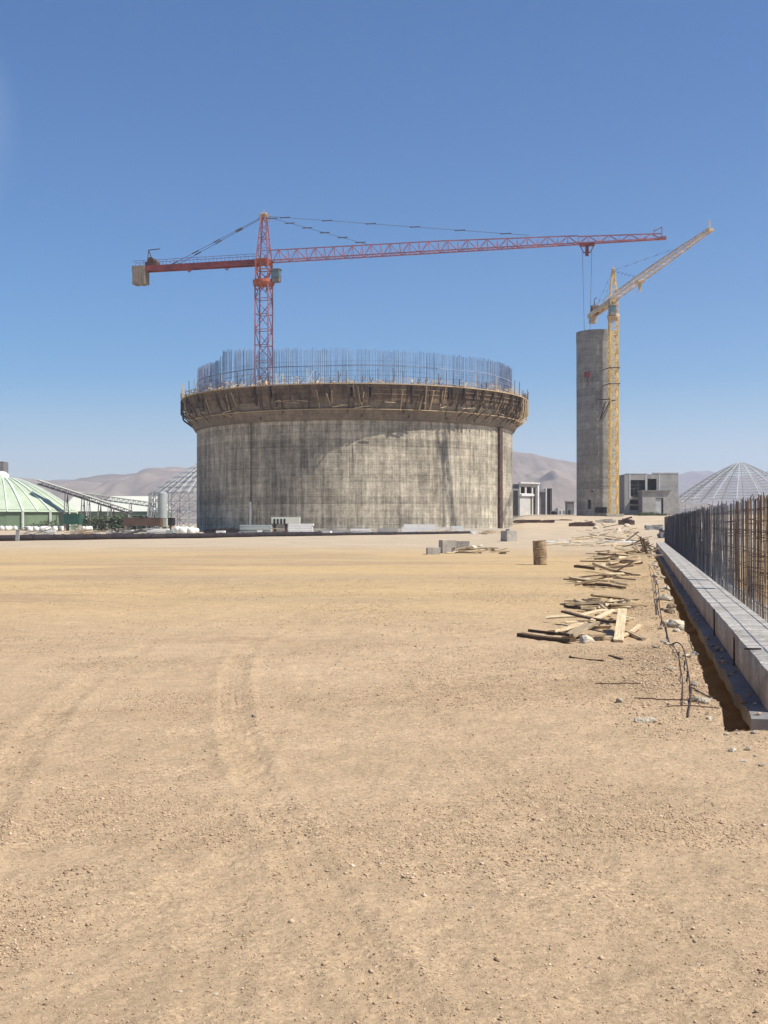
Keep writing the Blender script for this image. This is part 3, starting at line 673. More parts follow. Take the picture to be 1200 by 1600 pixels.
    MB().box(cp + s*.67*(1 if cab_side[0] >= 0 else -1) + Vector((0,0,.3)), (1.1, .04, 1.1), rotj).build('window', M['glass'], cab)
    MB().bar(cp-Vector((0,0,1.0)), (b.x, b.y, zs-.0), .25).build('cab_arm', sm, c)
    # trolley and hook
    tc_ = Vector((b.x, b.y, zj)) + j*trolley
    m = MB(); m.box(tc_+Vector((0,0,-.25)), (2.4, 1.3, .3), rotj)
    for q in (-1, 1): m.bar(tc_+j*q*1.15+Vector((0,0,-.3)), tc_+j*q*.55+Vector((0,0,-1.5)), .14)
    m.bar(tc_-j*.6+Vector((0,0,-1.5)), tc_+j*.6+Vector((0,0,-1.5)), .18); m.bar(tc_-j*.0+Vector((0,0,-.3)), tc_+Vector((0,0,-2.1)), .5, .3); m.build('trolley', M['red'] if mm is not M['yellow'] else M['yelp'], c)
    if hook_z is not None:
        hk = Vector((tc_.x, tc_.y, hook_z)); m = MB()
        for q in (-1, 1): m.bar(tc_+j*q*rope_gap+Vector((0,0,-1.4)), hk+j*q*.3+Vector((0,0,1.0)), .055, n=4)
        m.build('hoist_rope', M['cable'], c)
        m = MB(); m.box(hk+Vector((0,0,.5)), (1.0, .35, .9), rotj); m.bar(hk+Vector((0,0,.1)), hk+Vector((0,0,-.6)), .16)
        m.path([hk+Vector((0,0,-.6)), hk+j*.25+Vector((0,0,-.85)), hk+j*.1+Vector((0,0,-1.15)), hk-j*.2+Vector((0,0,-1.0))], .14)
        h = m.build('hook_block', M['red'], c)
        MB().bar(hk+Vector((0,0,-1.1)), hk+Vector((0,0,-6.5)), .04).build('sling', M['cable'], c)
    return c
crane((-20.9, 200, .0), 47.0, (65.1, -16.2, 0), 67.3, 24.6, 2.75, 1.95, 'red tower crane standing inside the round silo, long jib to the right', (M['pink'], M['pink'], M['red'], M['orange']), 7.9, .35, .68, .27, (.5, 2.5), 55.5, CAMZ + (HZ-590)/F*186.6, rope_gap=.75)
yb = Vector(((959-600)/F*255, 255, 3.1))
yc = crane(tuple(yb), 51.0, (4.5, -62.5, 0), 60.5, 19.5, 2.0, 1.6, 'yellow tower crane standing against the slender round tower', (M['yellow'], M['yelp'], M['yelp'], M['yelp']), 6.4, .35, .68, .27, (.6, 1.5), 20, None, cw=(2.3, 1.3, 'yelp'), tie_w=.4, br_=.065)
for y in (575, 600, 624):
    z = CAMZ + (HZ-y)/F*255
    m = MB()
    if y == 624:
        m.bar((yb.x-.9, 254.2, z), tp(-.15, TR+.1, z+.2), .22); m.bar((yb.x-.8, 254.3, z-.3), tp(-.05, TR+.05, z-4.2), .2); m.bar(tp(.2, TR+.1, z-.2), tp(-.05, TR+.05, z-4.2), .18); m.bar((yb.x+1, 256, z), tp(.5, TR+.1, z), .2)
    else: m.bar((yb.x-1.3, 254, z), (yb.x+1.3, 254, z), .2); m.bar((yb.x-.9, 254.4, z), tp(.1, TR, z), .16)
    m.build('wall_tie', M['rust'], yc)

# ------------------------------------------------------------------ buildings under construction
def wall_open(m, O, ux, W, H, t, opens, mi=0):
    """slab wall from O along ux, width W, height H, thickness t going back, with rectangular openings (x0,x1,z0,z1)"""
    O = Vector(O); ux = Vector(ux).normalized(); bk = Vector((-ux.y, ux.x, 0))
    xs = sorted(set([0, W] + [k for o in opens for k in o[:2]])); zs = sorted(set([0, H] + [k for o in opens for k in o[2:]]))
    rot = Matrix((ux, bk, Vector((0,0,1)))).transposed()
    for x0, x1 in zip(xs, xs[1:]):
        run = None
        for z0, z1 in zip(zs, zs[1:]):
            cx, cz = (x0+x1)/2, (z0+z1)/2
            hole = any(o[0] < cx < o[1] and o[2] < cz < o[3] for o in opens)
            if not hole: run = (run[0], z1) if run else (z0, z1)
            if (hole or z1 == zs[-1]) and run:
                m.box(O + ux*cx + bk*t/2 + Vector((0,0,(run[0]+run[1])/2)), (x1-x0, t, run[1]-run[0]), rot, mi); run = None
    return rot
def X_(x, Y): return (x-600)/F*Y
def Zp(y, Y): return CAMZ + (HZ-y)/F*Y
# building beside the tower
Yb = 285
bx0, bx1 = X_(976, Yb), X_(1060, Yb); bz0, bz1 = 3.2, Zp(741, Yb)
bd = thing('concrete_building', (bx0, Yb, bz0), 'grey concrete building shell with dark openings right of the yellow crane', 'building')
def rel(x0, x1, y0, y1): return (X_(x0, Yb)-bx0, X_(x1, Yb)-bx0, Zp(y1, Yb)-bz0, Zp(y0, Yb)-bz0)
m = MB(); op = [rel(984, 1008, 750, 776), rel(1012, 1026, 748, 766), rel(984, 1004, 781, 788), rel(984, 1004, 790, 797)]
wall_open(m, (bx0, Yb, bz0), (1, 0, 0), bx1-bx0, bz1-bz0, .35, op); m.build('front_wall', M['grey'], bd)
MB().span(bx0, bx0+.35, Yb+.36, Yb+11, bz0, bz1).build('side_wall', M['greyd'], bd)
MB().span(bx1-.35, bx1, Yb+.36, Yb+11, bz0, bz1).build('side_wall', M['grey'], bd)
MB().span(bx0+.36, bx1-.36, Yb+10.6, Yb+10.95, bz0, bz1-.05).build('rear_wall', M['greyd'], bd)
MB().span(bx0+.36, bx1-.36, Yb+.36, Yb+10.6, bz1-.6, bz1-.25).build('roof', M['grey'], bd)
MB().span(bx0+.36, bx1-.36, Yb+.36, Yb+10.6, Zp(779, Yb)-.15, Zp(779, Yb)+.15).build('floor_slab', M['greyd'], bd)
MB().span(X_(1019, Yb), bx1+.02, Yb-.05, Yb+.3, bz1, bz1+.38).build('parapet', M['grey'], bd)
MB().span(X_(977, Yb), X_(1011, Yb), Yb-.05, Yb+.3, bz1, bz1+.2).build('parapet', M['grey'], bd)
for x in (984, 1009.2, 1030): MB().span(X_(x, Yb)-.12, X_(x, Yb)+.2, Yb-.07, Yb-.005, bz0+4.5, bz1-.1).build('column', M['pale'], bd)
m = MB()
for (p, q) in (((986, 757), (1006, 758)), ((988, 763), (1003, 762)), ((993, 763), (994, 776)), ((984, 776), (1004, 773)), ((1000, 752), (1000, 776))): m.bar((X_(p[0], Yb), Yb+2, Zp(p[1], Yb)), (X_(q[0], Yb), Yb+2, Zp(q[1], Yb)), .12)
m.build('scaffold', M['steel'], bd)
ax0, ax1 = X_(1004, Yb-5), X_(1046, Yb-5); az1 = Zp(768, Yb-5)
m = MB(); wall_open(m, (ax0, Yb-5, bz0), (1, 0, 0), ax1-ax0, az1-bz0, .3, [(X_(1024.5, Yb-5)-ax0, X_(1036.5, Yb-5)-ax0, .0, Zp(778, Yb-5)-bz0)]); m.build('porch_wall', M['grey'], bd)
for k_ in (ax0, ax1-.3): MB().span(k_, k_+.3, Yb-4.69, Yb-.01, bz0, az1).build('porch_wall', M['greyd'], bd)
MB().span(ax0-.3, ax1+.3, Yb-5.4, Yb-.02, az1, az1+.32).build('porch_roof', M['greyd'], bd)
MB().span(X_(1024.5, Yb-5)+.05, X_(1034, Yb-5), Yb-4.75, Yb-4.68, bz0, Zp(779, Yb-5)).build('door', M['steel'], bd)
# two shells between the silo and the tower
Yq = 300; z0 = 3.3
q = thing('concrete_building', (X_(812, Yq), Yq, z0), 'half built hall with white frame and panel just right of the silo', 'building')
O = Vector((X_(812, Yq), Yq, z0)); ux = Vector((.80, .60, 0)).normalized()    # recedes to the right
Wd = 6.6; H1 = Zp(755, Yq)-z0
m = MB(); wall_open(m, O, ux, Wd, H1, .35, [(.35, 2.0, H1-2.6, H1-.9), (2.5, 4.4, H1-2.6, H1-.9), (4.9, 5.9, .3, H1-1.0), (3.9, 4.45, .4, H1-3.4)]); m.build('front_wall', M['pale'], q)
rot = Matrix((ux, Vector((-ux.y, ux.x, 0)), Vector((0,0,1)))).transposed()
MB().box(O + ux*Wd/2 + Vector((.12,-.2,H1+.1)), (Wd+.5, .9, .3), rot).build('cornice', M['white'], q)
MB().box(O + ux*2.6 + Vector((.1,-.16,H1-3.05)), (4.6, .5, .5), rot).build('beam', M['white'], q)
MB().box(O + ux*6.45 + Vector((.1,-.16,H1/2)), (.5, .4, H1), rot).build('column', M['white'], q)
bk = Vector((-ux.y, ux.x, 0))
MB().box(O + bk*4.4 + ux*.2 + Vector((0,0,H1/2-.1)), (.35, 8.0, H1-.2), rot).build('side_wall', M['greyd'], q)
MB().box(O + bk*4.4 + ux*(Wd-.2) + Vector((0,0,H1/2-.1)), (.35, 8.0, H1-.2), rot).build('side_wall', M['greyd'], q)
MB().box(O + bk*8.5 + ux*Wd/2 + Vector((0,0,H1/2-.1)), (Wd-.1, .3, H1-.2), rot).build('rear_wall', M['greyd'], q)
MB().box(O + bk*4.4 + ux*Wd/2 + Vector((0,0,H1-.35)), (Wd-.7, 7.8, .25), rot).build('roof', M['grey'], q)
MB().box(O - ux*2.0 + bk*1.2 + Vector((0,0,3.6)), (3.6, 2.2, 7.2), rot).build('annexe', M['greyd'], q)
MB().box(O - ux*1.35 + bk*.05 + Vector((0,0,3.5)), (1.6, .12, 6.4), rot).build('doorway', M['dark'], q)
q = thing('concrete_building', (X_(838, Yq+6), Yq+6, z0), 'narrow dark building shell with one white column, beside the tall tower', 'building')
Y2 = Yq+6; H2 = Zp(762, Y2)-z0
m = MB().span(X_(838, Y2), X_(852, Y2), Y2, Y2+7, z0, z0+H2-1.2); m.build('wall', M['greyd'], q)
MB().span(X_(838, Y2)-.2, X_(853, Y2), Y2-.4, Y2+7, z0+H2-1.19, z0+H2-.6).build('roof', M['grey'], q)
MB().span(X_(852.2, Y2), X_(854.2, Y2), Y2-.5, Y2+.5, z0, z0+H2).build('column', M['white'], q)
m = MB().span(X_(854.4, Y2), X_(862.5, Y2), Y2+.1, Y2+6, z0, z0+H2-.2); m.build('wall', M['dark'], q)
MB().span(X_(860.2, Y2), X_(861.2, Y2), Y2-.1, Y2+.05, z0, z0+H2-.6).build('column', M['greyd'], q)
for (x0, x1, y0, dp, lb, mt) in ((864, 870, 799, 302, 'small dark shed right of the narrow building shell', 'dark'), (886, 897, 784, 300, 'small dark hut at the foot of the tall tower, on its left', 'greyd')):
    q = thing('site_hut', (X_(x0, dp), dp, z0), lb, 'hut')
    MB().span(X_(x0, dp), X_(x1, dp), dp, dp+3, z0-.4, Zp(y0, dp)).build('wall', M[mt], q)
    MB().span(X_(x0, dp)-.15, X_(x1, dp)+.15, dp-.2, dp+3.2, Zp(y0, dp)+.003, Zp(y0, dp)+.2).build('roof', M['grey'], q)
    MB().span(X_(x0, dp)+.3, X_(x0, dp)+.9, dp-.05, dp-.003, z0, z0+1.6).build('door', M['dark'], q)
Yk = 380
q = thing('far_building', (X_(880, Yk), Yk, 3.6), 'pale low building far beyond, left of the tall tower', 'building')
m = MB(); wall_open(m, (X_(872, Yk), Yk, 3.0), (1,0,0), X_(900, Yk)-X_(872, Yk), 3.6, .3, [(k*1.2+.4, k*1.2+1.0, 1.4, 2.6) for k in range(4)]); m.build('front_wall', M['pale'], q)
MB().span(X_(872, Yk), X_(900, Yk), Yk+.31, Yk+6, 3.0, 6.5).build('body', M['grey'], q)

# ------------------------------------------------------------------ green dome hall on the left
GC = Vector((X_(2, 262), 262, 0)); GR = 16.3
gd = thing('dome_hall', GC, 'pale green domed storage hall at the left edge, with raised ribs', 'storage hall')
zt = Zp(797, 250); za = Zp(744, 262)
def dz(f): return za - (za-zt)*(f**1.6)
prof = [(GR*f, dz(f)) for f in (0.07, .2, .35, .5, .65, .8, .92, 1.03)]
MB().lathe(GC, prof, 32).build('roof', M['mint'], gd)
MB().lathe(GC, [(GR, zt+.1), (GR, -.2)], 32).build('wall', M['mintd'], gd)
MB().lathe(GC, [(.01, za+1.15), (.9, za+1.0), (1.7, za+.35), (1.75, za-.4)], 24).build('cap', M['mintp'], gd)
for k in range(32):
    a = 2*math.pi*k/32
    if math.cos(a) > .35: continue
    m = MB(); pts = [GC + Vector((r*math.sin(a), r*math.cos(a), z+.12)) for r, z in prof[1:]]; m.path(pts, .34 if k % 2 else .2, n=4)
    if k % 2: m.bar(GC+Vector((GR*1.02*math.sin(a), GR*1.02*math.cos(a), zt)), GC+Vector((GR*1.02*math.sin(a), GR*1.02*math.cos(a), 0)), .4)
    m.build('rib', M['mintp'], gd)
m = MB().span(X_(-12, 300), X_(5, 300), 300, 304, 0, Zp(721, 300)); solo(m, 'lift_tower', M['greyd'], 'grey tower rising behind the green dome at the left edge', 'tower')
# conveyors
def conveyor(p0, p1, hgt, label, legs, mt):
    p0 = Vector(p0); p1 = Vector(p1); c = thing('conveyor', (p1.x, p1.y, 0), label, 'conveyor')
    d = (p1-p0); n = 16; m = MB(); sd_ = Vector((0, .9, 0)); up = Vector((0,0,hgt))
    for s_ in (-1, 1):
        m.bar(p0+sd_*s_, p1+sd_*s_, .16); 
        for k in range(n):
            a_, b_ = p0+d*k/n, p0+d*(k+1)/n
            m.bar(a_+sd_*s_, b_+sd_*s_+up if k % 2 else b_+sd_*s_+up, .09); m.bar(b_+sd_*s_, b_+sd_*s_+up, .09)
        m.bar(p0+sd_*s_+up, p1+sd_*s_+up, .16)
    m.build('truss', mt, c)
    MB().bar(p0+Vector((0,0,.15)), p1+Vector((0,0,.15)), 1.5, .18).build('belt', M['dark'], c)
    m = MB().bar(p0+up+Vector((0,0,.12)), p1+up+Vector((0,0,.12)), 2.1, .12); m.build('roof', M['roof'], c)
    for f in legs:
        q_ = p0+d*f; m = MB()
        for s_ in (-1, 1): m.bar(q_+sd_*s_, (q_.x+.3*s_, q_.y+1.3*s_, 0), .2)
        m.bar(q_+sd_-Vector((0,0,1.5)), q_-sd_-Vector((0,0,1.5)), .12); m.bar((q_.x, q_.y-1.1, 1), q_+sd_-Vector((0,0,.4)), .1)
        m.build('trestle', mt, c)
conveyor(px(60, 757, 255), px(205, 804, 255), .9, 'long sloping conveyor coming down from the green dome', (.3, .48, .66, .8), M['greyd'])
conveyor(px(112, 775, 275), px(243, 793, 275), 1.0, 'lower truss conveyor gallery passing in front of the cream roof', (.2, .45, .7, .92), M['steel'])
# cream roofed halls
Ys = 340
q = thing('storage_hall', (X_(200, Ys), Ys, 0), 'long hall with flat cream roof below the hills, left of the steel skeleton', 'hall')
MB().span(X_(158, Ys), X_(243, Ys), Ys, Ys+26, 0, Zp(799, Ys)).build('wall', M['mintd'], q)
m = MB(); a_, b_ = X_(156, Ys), X_(243, Ys); zl, zh = Zp(799, Ys), Zp(775, Ys)*1.03
m.add([(a_,Ys-.3,zl),(b_,Ys-.3,zl),(b_,Ys+14,zh),(a_,Ys+14,zh),(b_,Ys+28,zl),(a_,Ys+28,zl)], ((0,1,2,3),(3,2,4,5),(0,3,5),(1,4,2))); m.build('roof', M['roof'], q)
Ys = 300
q = thing('storage_hall', (X_(140, Ys), Ys, 0), 'small hall with cream pitched roof right of the green dome', 'hall')
MB().span(X_(98, Ys), X_(172, Ys), Ys, Ys+12, 0, Zp(799, Ys)).build('wall', M['mintd'], q)
m = MB(); a_, b_ = X_(94, Ys), X_(176, Ys); zl = Zp(799, Ys); a2, b2 = X_(106, Ys), X_(126, Ys); zh = Zp(776, Ys)+.3
m.add([(a_,Ys-.4,zl),(b_,Ys-.4,zl),(b2,Ys+6,zh),(a2,Ys+6,zh),(b_,Ys+12.5,zl),(a_,Ys+12.5,zl)], ((0,1,2,3),(3,2,4,5),(0,3,5),(1,4,2))); m.build('roof', M['roof'], q)

# ------------------------------------------------------------------ steel skeleton domes
def frame_dome(cx, Y, Rr, zd, zap, label, nm, nr, drum_rows, th, mt, power=1.0, ribw=None, span=2*math.pi):
    c = Vector((cx, Y, 0)); o = thing('steel_dome_frame', c, label, 'dome frame')
    def P(a, r, z): return c + Vector((r*math.sin(a), -r*math.cos(a), z))
    rings = [(Rr*(1-k/nr*.96), zd + (zap-zd)*(1-(1-k/nr*.96)**power)) for k in range(nr+1)]
    for k in range(nm):
        a = 2*math.pi*k/nm; m = MB()
        m.path([P(a, r, z) for r, z in rings], ribw or th, n=4)
        m.bar(P(a, Rr, 0), P(a, Rr, zd), (ribw or th)*1.1); m.build('meridian', mt, o)
    for i, (r, z) in enumerate(rings):
        m = MB(); n = nm
        for k in range(n): m.bar(P(2*math.pi*k/n, r, z), P(2*math.pi*(k+1)/n, r, z), th*.8)
        m.build('ring', mt, o)
    m = MB()
    for i in range(nr-1):
        (r0, z0_), (r1, z1_) = rings[i], rings[i+1]
        for k in range(nm):
            m.bar(P(2*math.pi*k/nm, r0, z0_), P(2*math.pi*(k+1)/nm, r1, z1_), th*.55)
            m.bar(P(2*math.pi*k/nm, r0*.985, z0_-1.0), P(2*math.pi*(k+.5)/nm, r1*.985, z1_-1.0), th*.5)
    for i in range(drum_rows):
        za_, zb_ = zd*i/drum_rows, zd*(i+1)/drum_rows
        for k in range(nm):
            m.bar(P(2*math.pi*k/nm, Rr, za_), P(2*math.pi*(k+1)/nm, Rr, zb_), th*.55); m.bar(P(2*math.pi*k/nm, Rr, zb_), P(2*math.pi*(k+1)/nm, Rr, zb_), th*.7)
    m.build('bracing', mt, o)
    return o
frame_dome(X_(345, 330), 330, 20.2, Zp(770, 318), 22.0, 'bare steel skeleton of a dome partly hidden behind the left side of the silo', 40, 9, 4, .24, M['steel'], 1.15)
frame_dome(X_(1157, 300), 300, 17.0, Zp(783, 290)+.5, Zp(722, 300), 'open white steel skeleton of a conical dome above the bar wall', 18, 15, 3, .105, M['steel'], 1.25, ribw=.17)
TY = 308
q = thing('site_tank', (X_(254, TY), TY, 0), 'pale grey green tank in front of the steel skeleton', 'tank')
MB().lathe((X_(254, TY), TY, 0), [(.01, Zp(769, TY)+.2), (1.2, Zp(770, TY)), (1.25, Zp(770, TY)-.2), (1.25, 2.6), (.5, 1.6)], 20).build('shell', M['glassp'], q)
for k in range(4): a = k*math.pi/2+.6; MB().bar((X_(254, TY)+1.2*math.cos(a), TY+1.2*math.sin(a), 2.8), (X_(254, TY)+1.4*math.cos(a), TY+1.4*math.sin(a), 0), .16).build('leg', M['steel'], q)

# containers and site clutter on the left
def container(x0, x1, y0, y1, Y, mt, label, doors=0):
    c = thing('container', (X_((x0+x1)/2, Y), Y, 0), label, 'container'); a_, b_ = X_(x0, Y), X_(x1, Y); zl, zh = Zp(y1, Y), Zp(y0, Y); m = MB()
    n = int((b_-a_)/.28)
    m.span(a_, b_, Y+.06, Y+2.5, zl, zh)
    for k in range(n): m.span(a_+(b_-a_)*(k+.2)/n, a_+(b_-a_)*(k+.75)/n, Y, Y+.055, zl+.15, zh-.12)
    m.build('body', M[mt], c)
    for zz in (zl+.06, zh-.05): MB().span(a_-.03, b_+.03, Y-.03, Y+.058, zz-.06, zz+.06).build('frame_rail', M[mt], c)
    for x in (a_+.3, b_-.3): MB().span(x-.2, x+.2, Y+.2, Y+2.3, -.05, zl-.003).build('footing', M['block'], c)
    if doors: MB().span(b_-doors, b_-.1, Y-.05, Y-.004, zl+.1, zh-.2).build('door', M['dark'], c)
container(193, 251, 809, 822, 195, 'brown', 'long brown site container left of the silo')
container(262, 269.5, 809, 821, 194, 'dark', 'small black container beside the long brown one')
container(251.5, 260.5, 809, 823, 197, 'roof', 'small cream container between the brown and black ones')
container(99, 124, 803, 819, 235, 'green', 'dark green container right of the green dome')
# bulk bags
ORD = 'first second third fourth fifth sixth seventh eighth ninth tenth eleventh twelfth thirteenth'.split()
def bag(x, y, s, label, group):
    p = gp(x, y, 0); p.z = max(ground_z(p.x, p.y), -.05); bm_ = MB(); n = 10; prof = [(.02,0),(.40,.02),(.52,.22),(.54,.5),(.47,.78),(.34,.88),(.16,.92),(.03,.97)]
    prof = [(r*s, z*s*random.uniform(.95,1.05)) for r, z in prof]
    bm_.lathe(p, prof, n); bm_.v = [(v[0]+random.gauss(0,.045)*s, v[1]+random.gauss(0,.045)*s, v[2]+random.gauss(0,.03)*s) for v in bm_.v]; o = solo(bm_, 'bulk_bag', M['sack'], label, 'bag', group, origin=p, smooth=True); o.rotation_euler.z = random.random()*3
for i in range(6): bag(3+i*4.2, 829+random.uniform(-.5,.5), 1.0, ORD[i]+' white bag from the left picture edge, before the green dome', 'bulk bags at the left end of the row')
for i in range(13): bag(37+i*4.9, 829.5+random.uniform(-.6,.6), 1.05, ORD[i]+' white bag from the left in the long row after the post', 'bulk bags in the long row')
for i in range(6): bag(131+i*5.2, 829+random.uniform(-.6,.6), 1.0, ORD[i]+' white bag from the left between green and brown containers', 'bulk bags between the containers')
for i in range(5): bag(278+i*7, 834+random.uniform(-1,1), .9+random.random()*.3, ORD[i]+' white sack from the left beside the lower left edge of the silo', 'sacks by the silo')
# shrubs
def shrub(x, y, Y, hgt, label, group):
    c = thing('shrub', (X_(x, Y), Y, 0), label, 'shrub', group); m = MB()
    for k in range(int(170)):
        v = Vector((random.gauss(0, .42), random.gauss(0, .42), random.random()**.8)); r = hgt
        p = Vector((X_(x, Y)+v.x*r, Y+v.y*r, v.z*r)); s_ = random.uniform(.10, .26)*hgt*.6
        rot = Matrix.Rotation(random.random()*6.3, 3, 'Z') @ Matrix.Rotation(random.uniform(-1, 1), 3, 'X')
        m.add([p+rot@Vector(q_)*s_ for q_ in ((-1,0,0),(0,-.5,.1),(1,0,0),(0,.5,.2))], ((0,1,2,3),))
    m.build('foliage', M['leaf'], c)
    m = MB()
    for k in range(4): m.bar((X_(x, Y), Y, -.1), (X_(x, Y)+random.gauss(0,.3)*hgt, Y+random.gauss(0,.3)*hgt, hgt*.7), .06)
    m.build('stem', M['stem'], c)
for x, h in ((40,1.1),(52,1.6),(61,1.3),(70,1.9),(80,2.2),(89,1.4)): shrub(x, 0, 232, h, ORD[{40:0,52:1,61:2,70:3,80:4,89:5}[x]]+' dusty shrub from the left along the green dome wall', 'shrubs along the dome')
for i, (x, h) in enumerate(((128,2.2),(135,2.9),(143,2.4),(152,3.0),(160,2.5),(168,3.1),(176,2.4),(185,3.2),(194,3.3),(203,2.7),(212,3.0),(222,2.4),(231,2.8))): shrub(x, 0, 240, h, ORD[i]+' shrub from the green container in the thicket under the conveyors', 'shrubs under the conveyors')
# black pipe along the far edge of the yard
pA, pB, pC = gp(-60, 847), gp(500, 837.5), gp(742, 833.5)
def pipe_run(p0, p1, n, w_, label, group):
    for k in range(n):
        a_, b_ = p0.lerp(p1, (k+.01)/n), p0.lerp(p1, (k+.985)/n)
        za_, zb_ = ground_z(a_.x, a_.y), ground_z(b_.x, b_.y)
        a_ = Vector((a_.x, a_.y, za_+w_*.42)); b_ = Vector((b_.x, b_.y, zb_+w_*.42)); c = thing('black_pipe', a_.lerp(b_, .5)-Vector((0,0,w_*.42)), label, 'pipe', group)
        MB().bar(a_, b_, w_, n=14).build('pipe_body', M['black'], c, smooth=False)
        MB().bar(b_, b_.lerp(a_, .03), w_*1.14, n=14).build('coupling', M['black'], c)
pipe_run(pA, pB, 14, .58, 'length of thick black pipe in the line across the far side of the yard', 'black pipes across the yard')
pipe_run(pB, pC, 7, .40, 'length of black pipe in the line before the foot of the silo', 'black pipes before the silo')
# marker posts
for (x, y0, y1, lb) in ((27, 829, 846, 'grey leaning concrete post before the black pipe, near the left edge'), (152, 833, 843, 'thin white stake standing at the black pipe')):
    p = gp(x, y1); h = (y1-y0)/F*p.y; m = MB(); wd = .28 if x < 50 else .1
    m.bar((p.x, p.y, -.1), (p.x+.06, p.y, h), wd, wd*.8); m.box((p.x+.06, p.y, h+.04), (wd*1.15, wd, .08)); solo(m, 'marker_post', M['grey'] if x < 50 else M['white'], lb, 'post')
# white slabs, tank and heaps along the silo foot
def at_px(x0, x1, y0, y1, Y):      # footprint centre and sizes
    return X_((x0+x1)/2, Y), (x1-x0)/F*Y, Zp(y1, Y), Zp(y0, Y)
def slab(x0, x1, y0, y1, Y, mt, label, name='concrete_slab', cat='slab', dp=2.0, layers=1, group=None):
    cx, wd, zl, zh = at_px(x0, x1, y0, y1, Y); zg = ground_z(cx, Y); zl = min(zl, zg+.05); m = MB(); h = (zh-zl)/layers
    for k in range(layers): m.box((cx+random.uniform(-.1,.1), Y+dp/2+random.uniform(-.1,.1), zl+h*(k+.5)), (wd*random.uniform(.96,1), dp, h*.9), Matrix.Rotation(random.uniform(-.02,.02), 3, 'Z'))
    return solo(m, name, M[mt], label, cat, group, origin=Vector((cx, Y+dp/2, zl)))
slab(626, 704, 823.5, 832.5, 172, 'white', 'long low white wall lying before the silo, right of its middle', 'white_wall', 'wall', 1.2)
slab(704, 723, 821.5, 831.5, 174, 'white', 'white wrapped block at the right end of the long low wall', 'wrapped_block', 'block', 1.4)
slab(450, 489, 818, 830, 176, 'white', 'stack of white panels below the cream tank', 'panel_stack', 'panels', 2, 4)
slab(374, 424, 820, 831, 180, 'glassp', 'grey green sheet stack left of the white panels', 'sheet_stack', 'sheets', 2, 5)
slab(630, 680, 818.5, 821.5, 188, 'white', 'thin pale beam lying on the silo base, behind the white wall', 'pale_beam', 'beam', .5)
slab(548, 580, 826, 830.5, 180, 'white', 'flat white sheet stack at the middle of the silo foot', 'sheet_stack', 'sheets', 1.5, 2)
slab(500, 545, 829, 832.5, 178, 'grey', 'low grey slab stack before the silo, left of its middle', 'slab_stack', 'slabs', 1.5, 3)
slab(590, 622, 825.5, 831, 176, 'grey', 'low grey slab stack left of the long white wall', 'slab_stack', 'slabs', 1.5, 3)
slab(228, 262, 826, 832, 176, 'white', 'pale board pile below the brown container', 'board_pile', 'boards', 1.5, 3)
slab(318, 372, 826, 832.5, 178, 'black', 'dark sheeting pile at the lower left of the silo', 'sheeting_pile', 'sheeting', 1.5, 3)
# yellow-cream tank on cradle
cx, wd, zl, zh = at_px(424, 468, 808, 818, 184)
q = thing('cream_tank', (cx, 184, 0), 'cream box tank standing at the silo foot below the drain pipe', 'tank')
MB().span(cx-wd/2, cx+wd/2, 184, 186, zl, zh).build('shell', M['roof'], q)
for k in range(4): MB().span(cx-wd*.42+k*wd*.12, cx-wd*.42+k*wd*.12+.28, 183.94, 183.997, zl-.1, zl+.75).build('opening', M['dark'], q)
for k in (-.4, 0, .4): MB().span(cx+wd*k-.15, cx+wd*k+.15, 184.2, 185.8, -.05, zl-.003).build('support', M['rust'], q)
# rebar bundles and scrap heaps along the silo
for i, (x0, x1, y, n) in enumerate(((320,372,824,26),(385,412,822,16),(500,545,824,22),(655,700,829,10),(735,765,830,14),(30,70,832,16),(100,150,833,20),(160,215,834,22))):
    Y = 1.6*F/(y+5-HZ) if y+5 > HZ+6 else 180; Y = min(Y, 183); m = MB()
    for k in range(n):
        x = random.uniform(x0, x1); a_ = Vector((X_(x, Y), Y+random.uniform(-.6,.6), random.uniform(0,.6))); L_ = random.uniform(1.0, 3.2); th = random.uniform(-.5,.5)
        m.bar(a_, a_+Vector((L_*math.cos(th), L_*math.sin(th)*.4, random.uniform(-.2,.6))), random.uniform(.06,.22), .07)
    names = ('left end of the silo foot', 'left of the cream tank', 'silo foot below the shadow edge', 'white wall', 'dark shaft of the silo', 'bulk bags at the green dome', 'dark green container', 'brown container')
    solo(m, 'scrap_heap', M[('rust','woodp','grey','woodp','woodp','grey','wood','greyd')[i]], ('dark','pale','grey','small pale','splintered pale','grey','brown','dark grey')[i]+' heap of scrap and bars by the '+names[i], 'scrap heap')

for i, (x, w_, h_, mt, lb) in enumerate(((80,14,6,'white','white crate before the bulk bags'),(118,16,5,'grey','grey crate before the green container'),(150,12,6,'pale','pale crate right of the green container'),(172,10,5,'white','white crate before the thicket'),(203,9,7,'pale','pale crate at the left end of the brown container'),(266,12,6,'glassp','blue green crate before the black container'),(290,20,5,'white','long white crate before the sacks'),(345,14,5,'white','white crate at the lower left edge of the silo'),(405,8,6,'pale','pale crate left of the drain pipe'),(512,12,5,'white','white crate right of the panel stack'),(575,9,4,'pale','pale crate beside the flat sheets'),(741,12,5,'white','white crate right of the wrapped block'),(760,9,4,'pale','pale crate beside the dark shaft foot'))):
    Y = 168; X0 = X_(x, Y); z = ground_z(X0, Y); wd = w_/F*Y; hh = h_/F*Y
    q = thing('crate', (X0, Y, z), lb, 'crate'); rz_ = Matrix.Rotation(random.uniform(-.3,.3), 3, 'Z')
    MB().box((X0, Y, z+hh*.55), (wd, .9, hh*.8), rz_, jit=.03).build('crate_body', M[mt], q)
    for k in (-.35, .35): MB().box(Vector((X0, Y, z+hh*.07)) + rz_ @ Vector((wd*k, 0, 0)), (.15, .95, hh*.14), rz_).build('skid', M['woodd'], q)
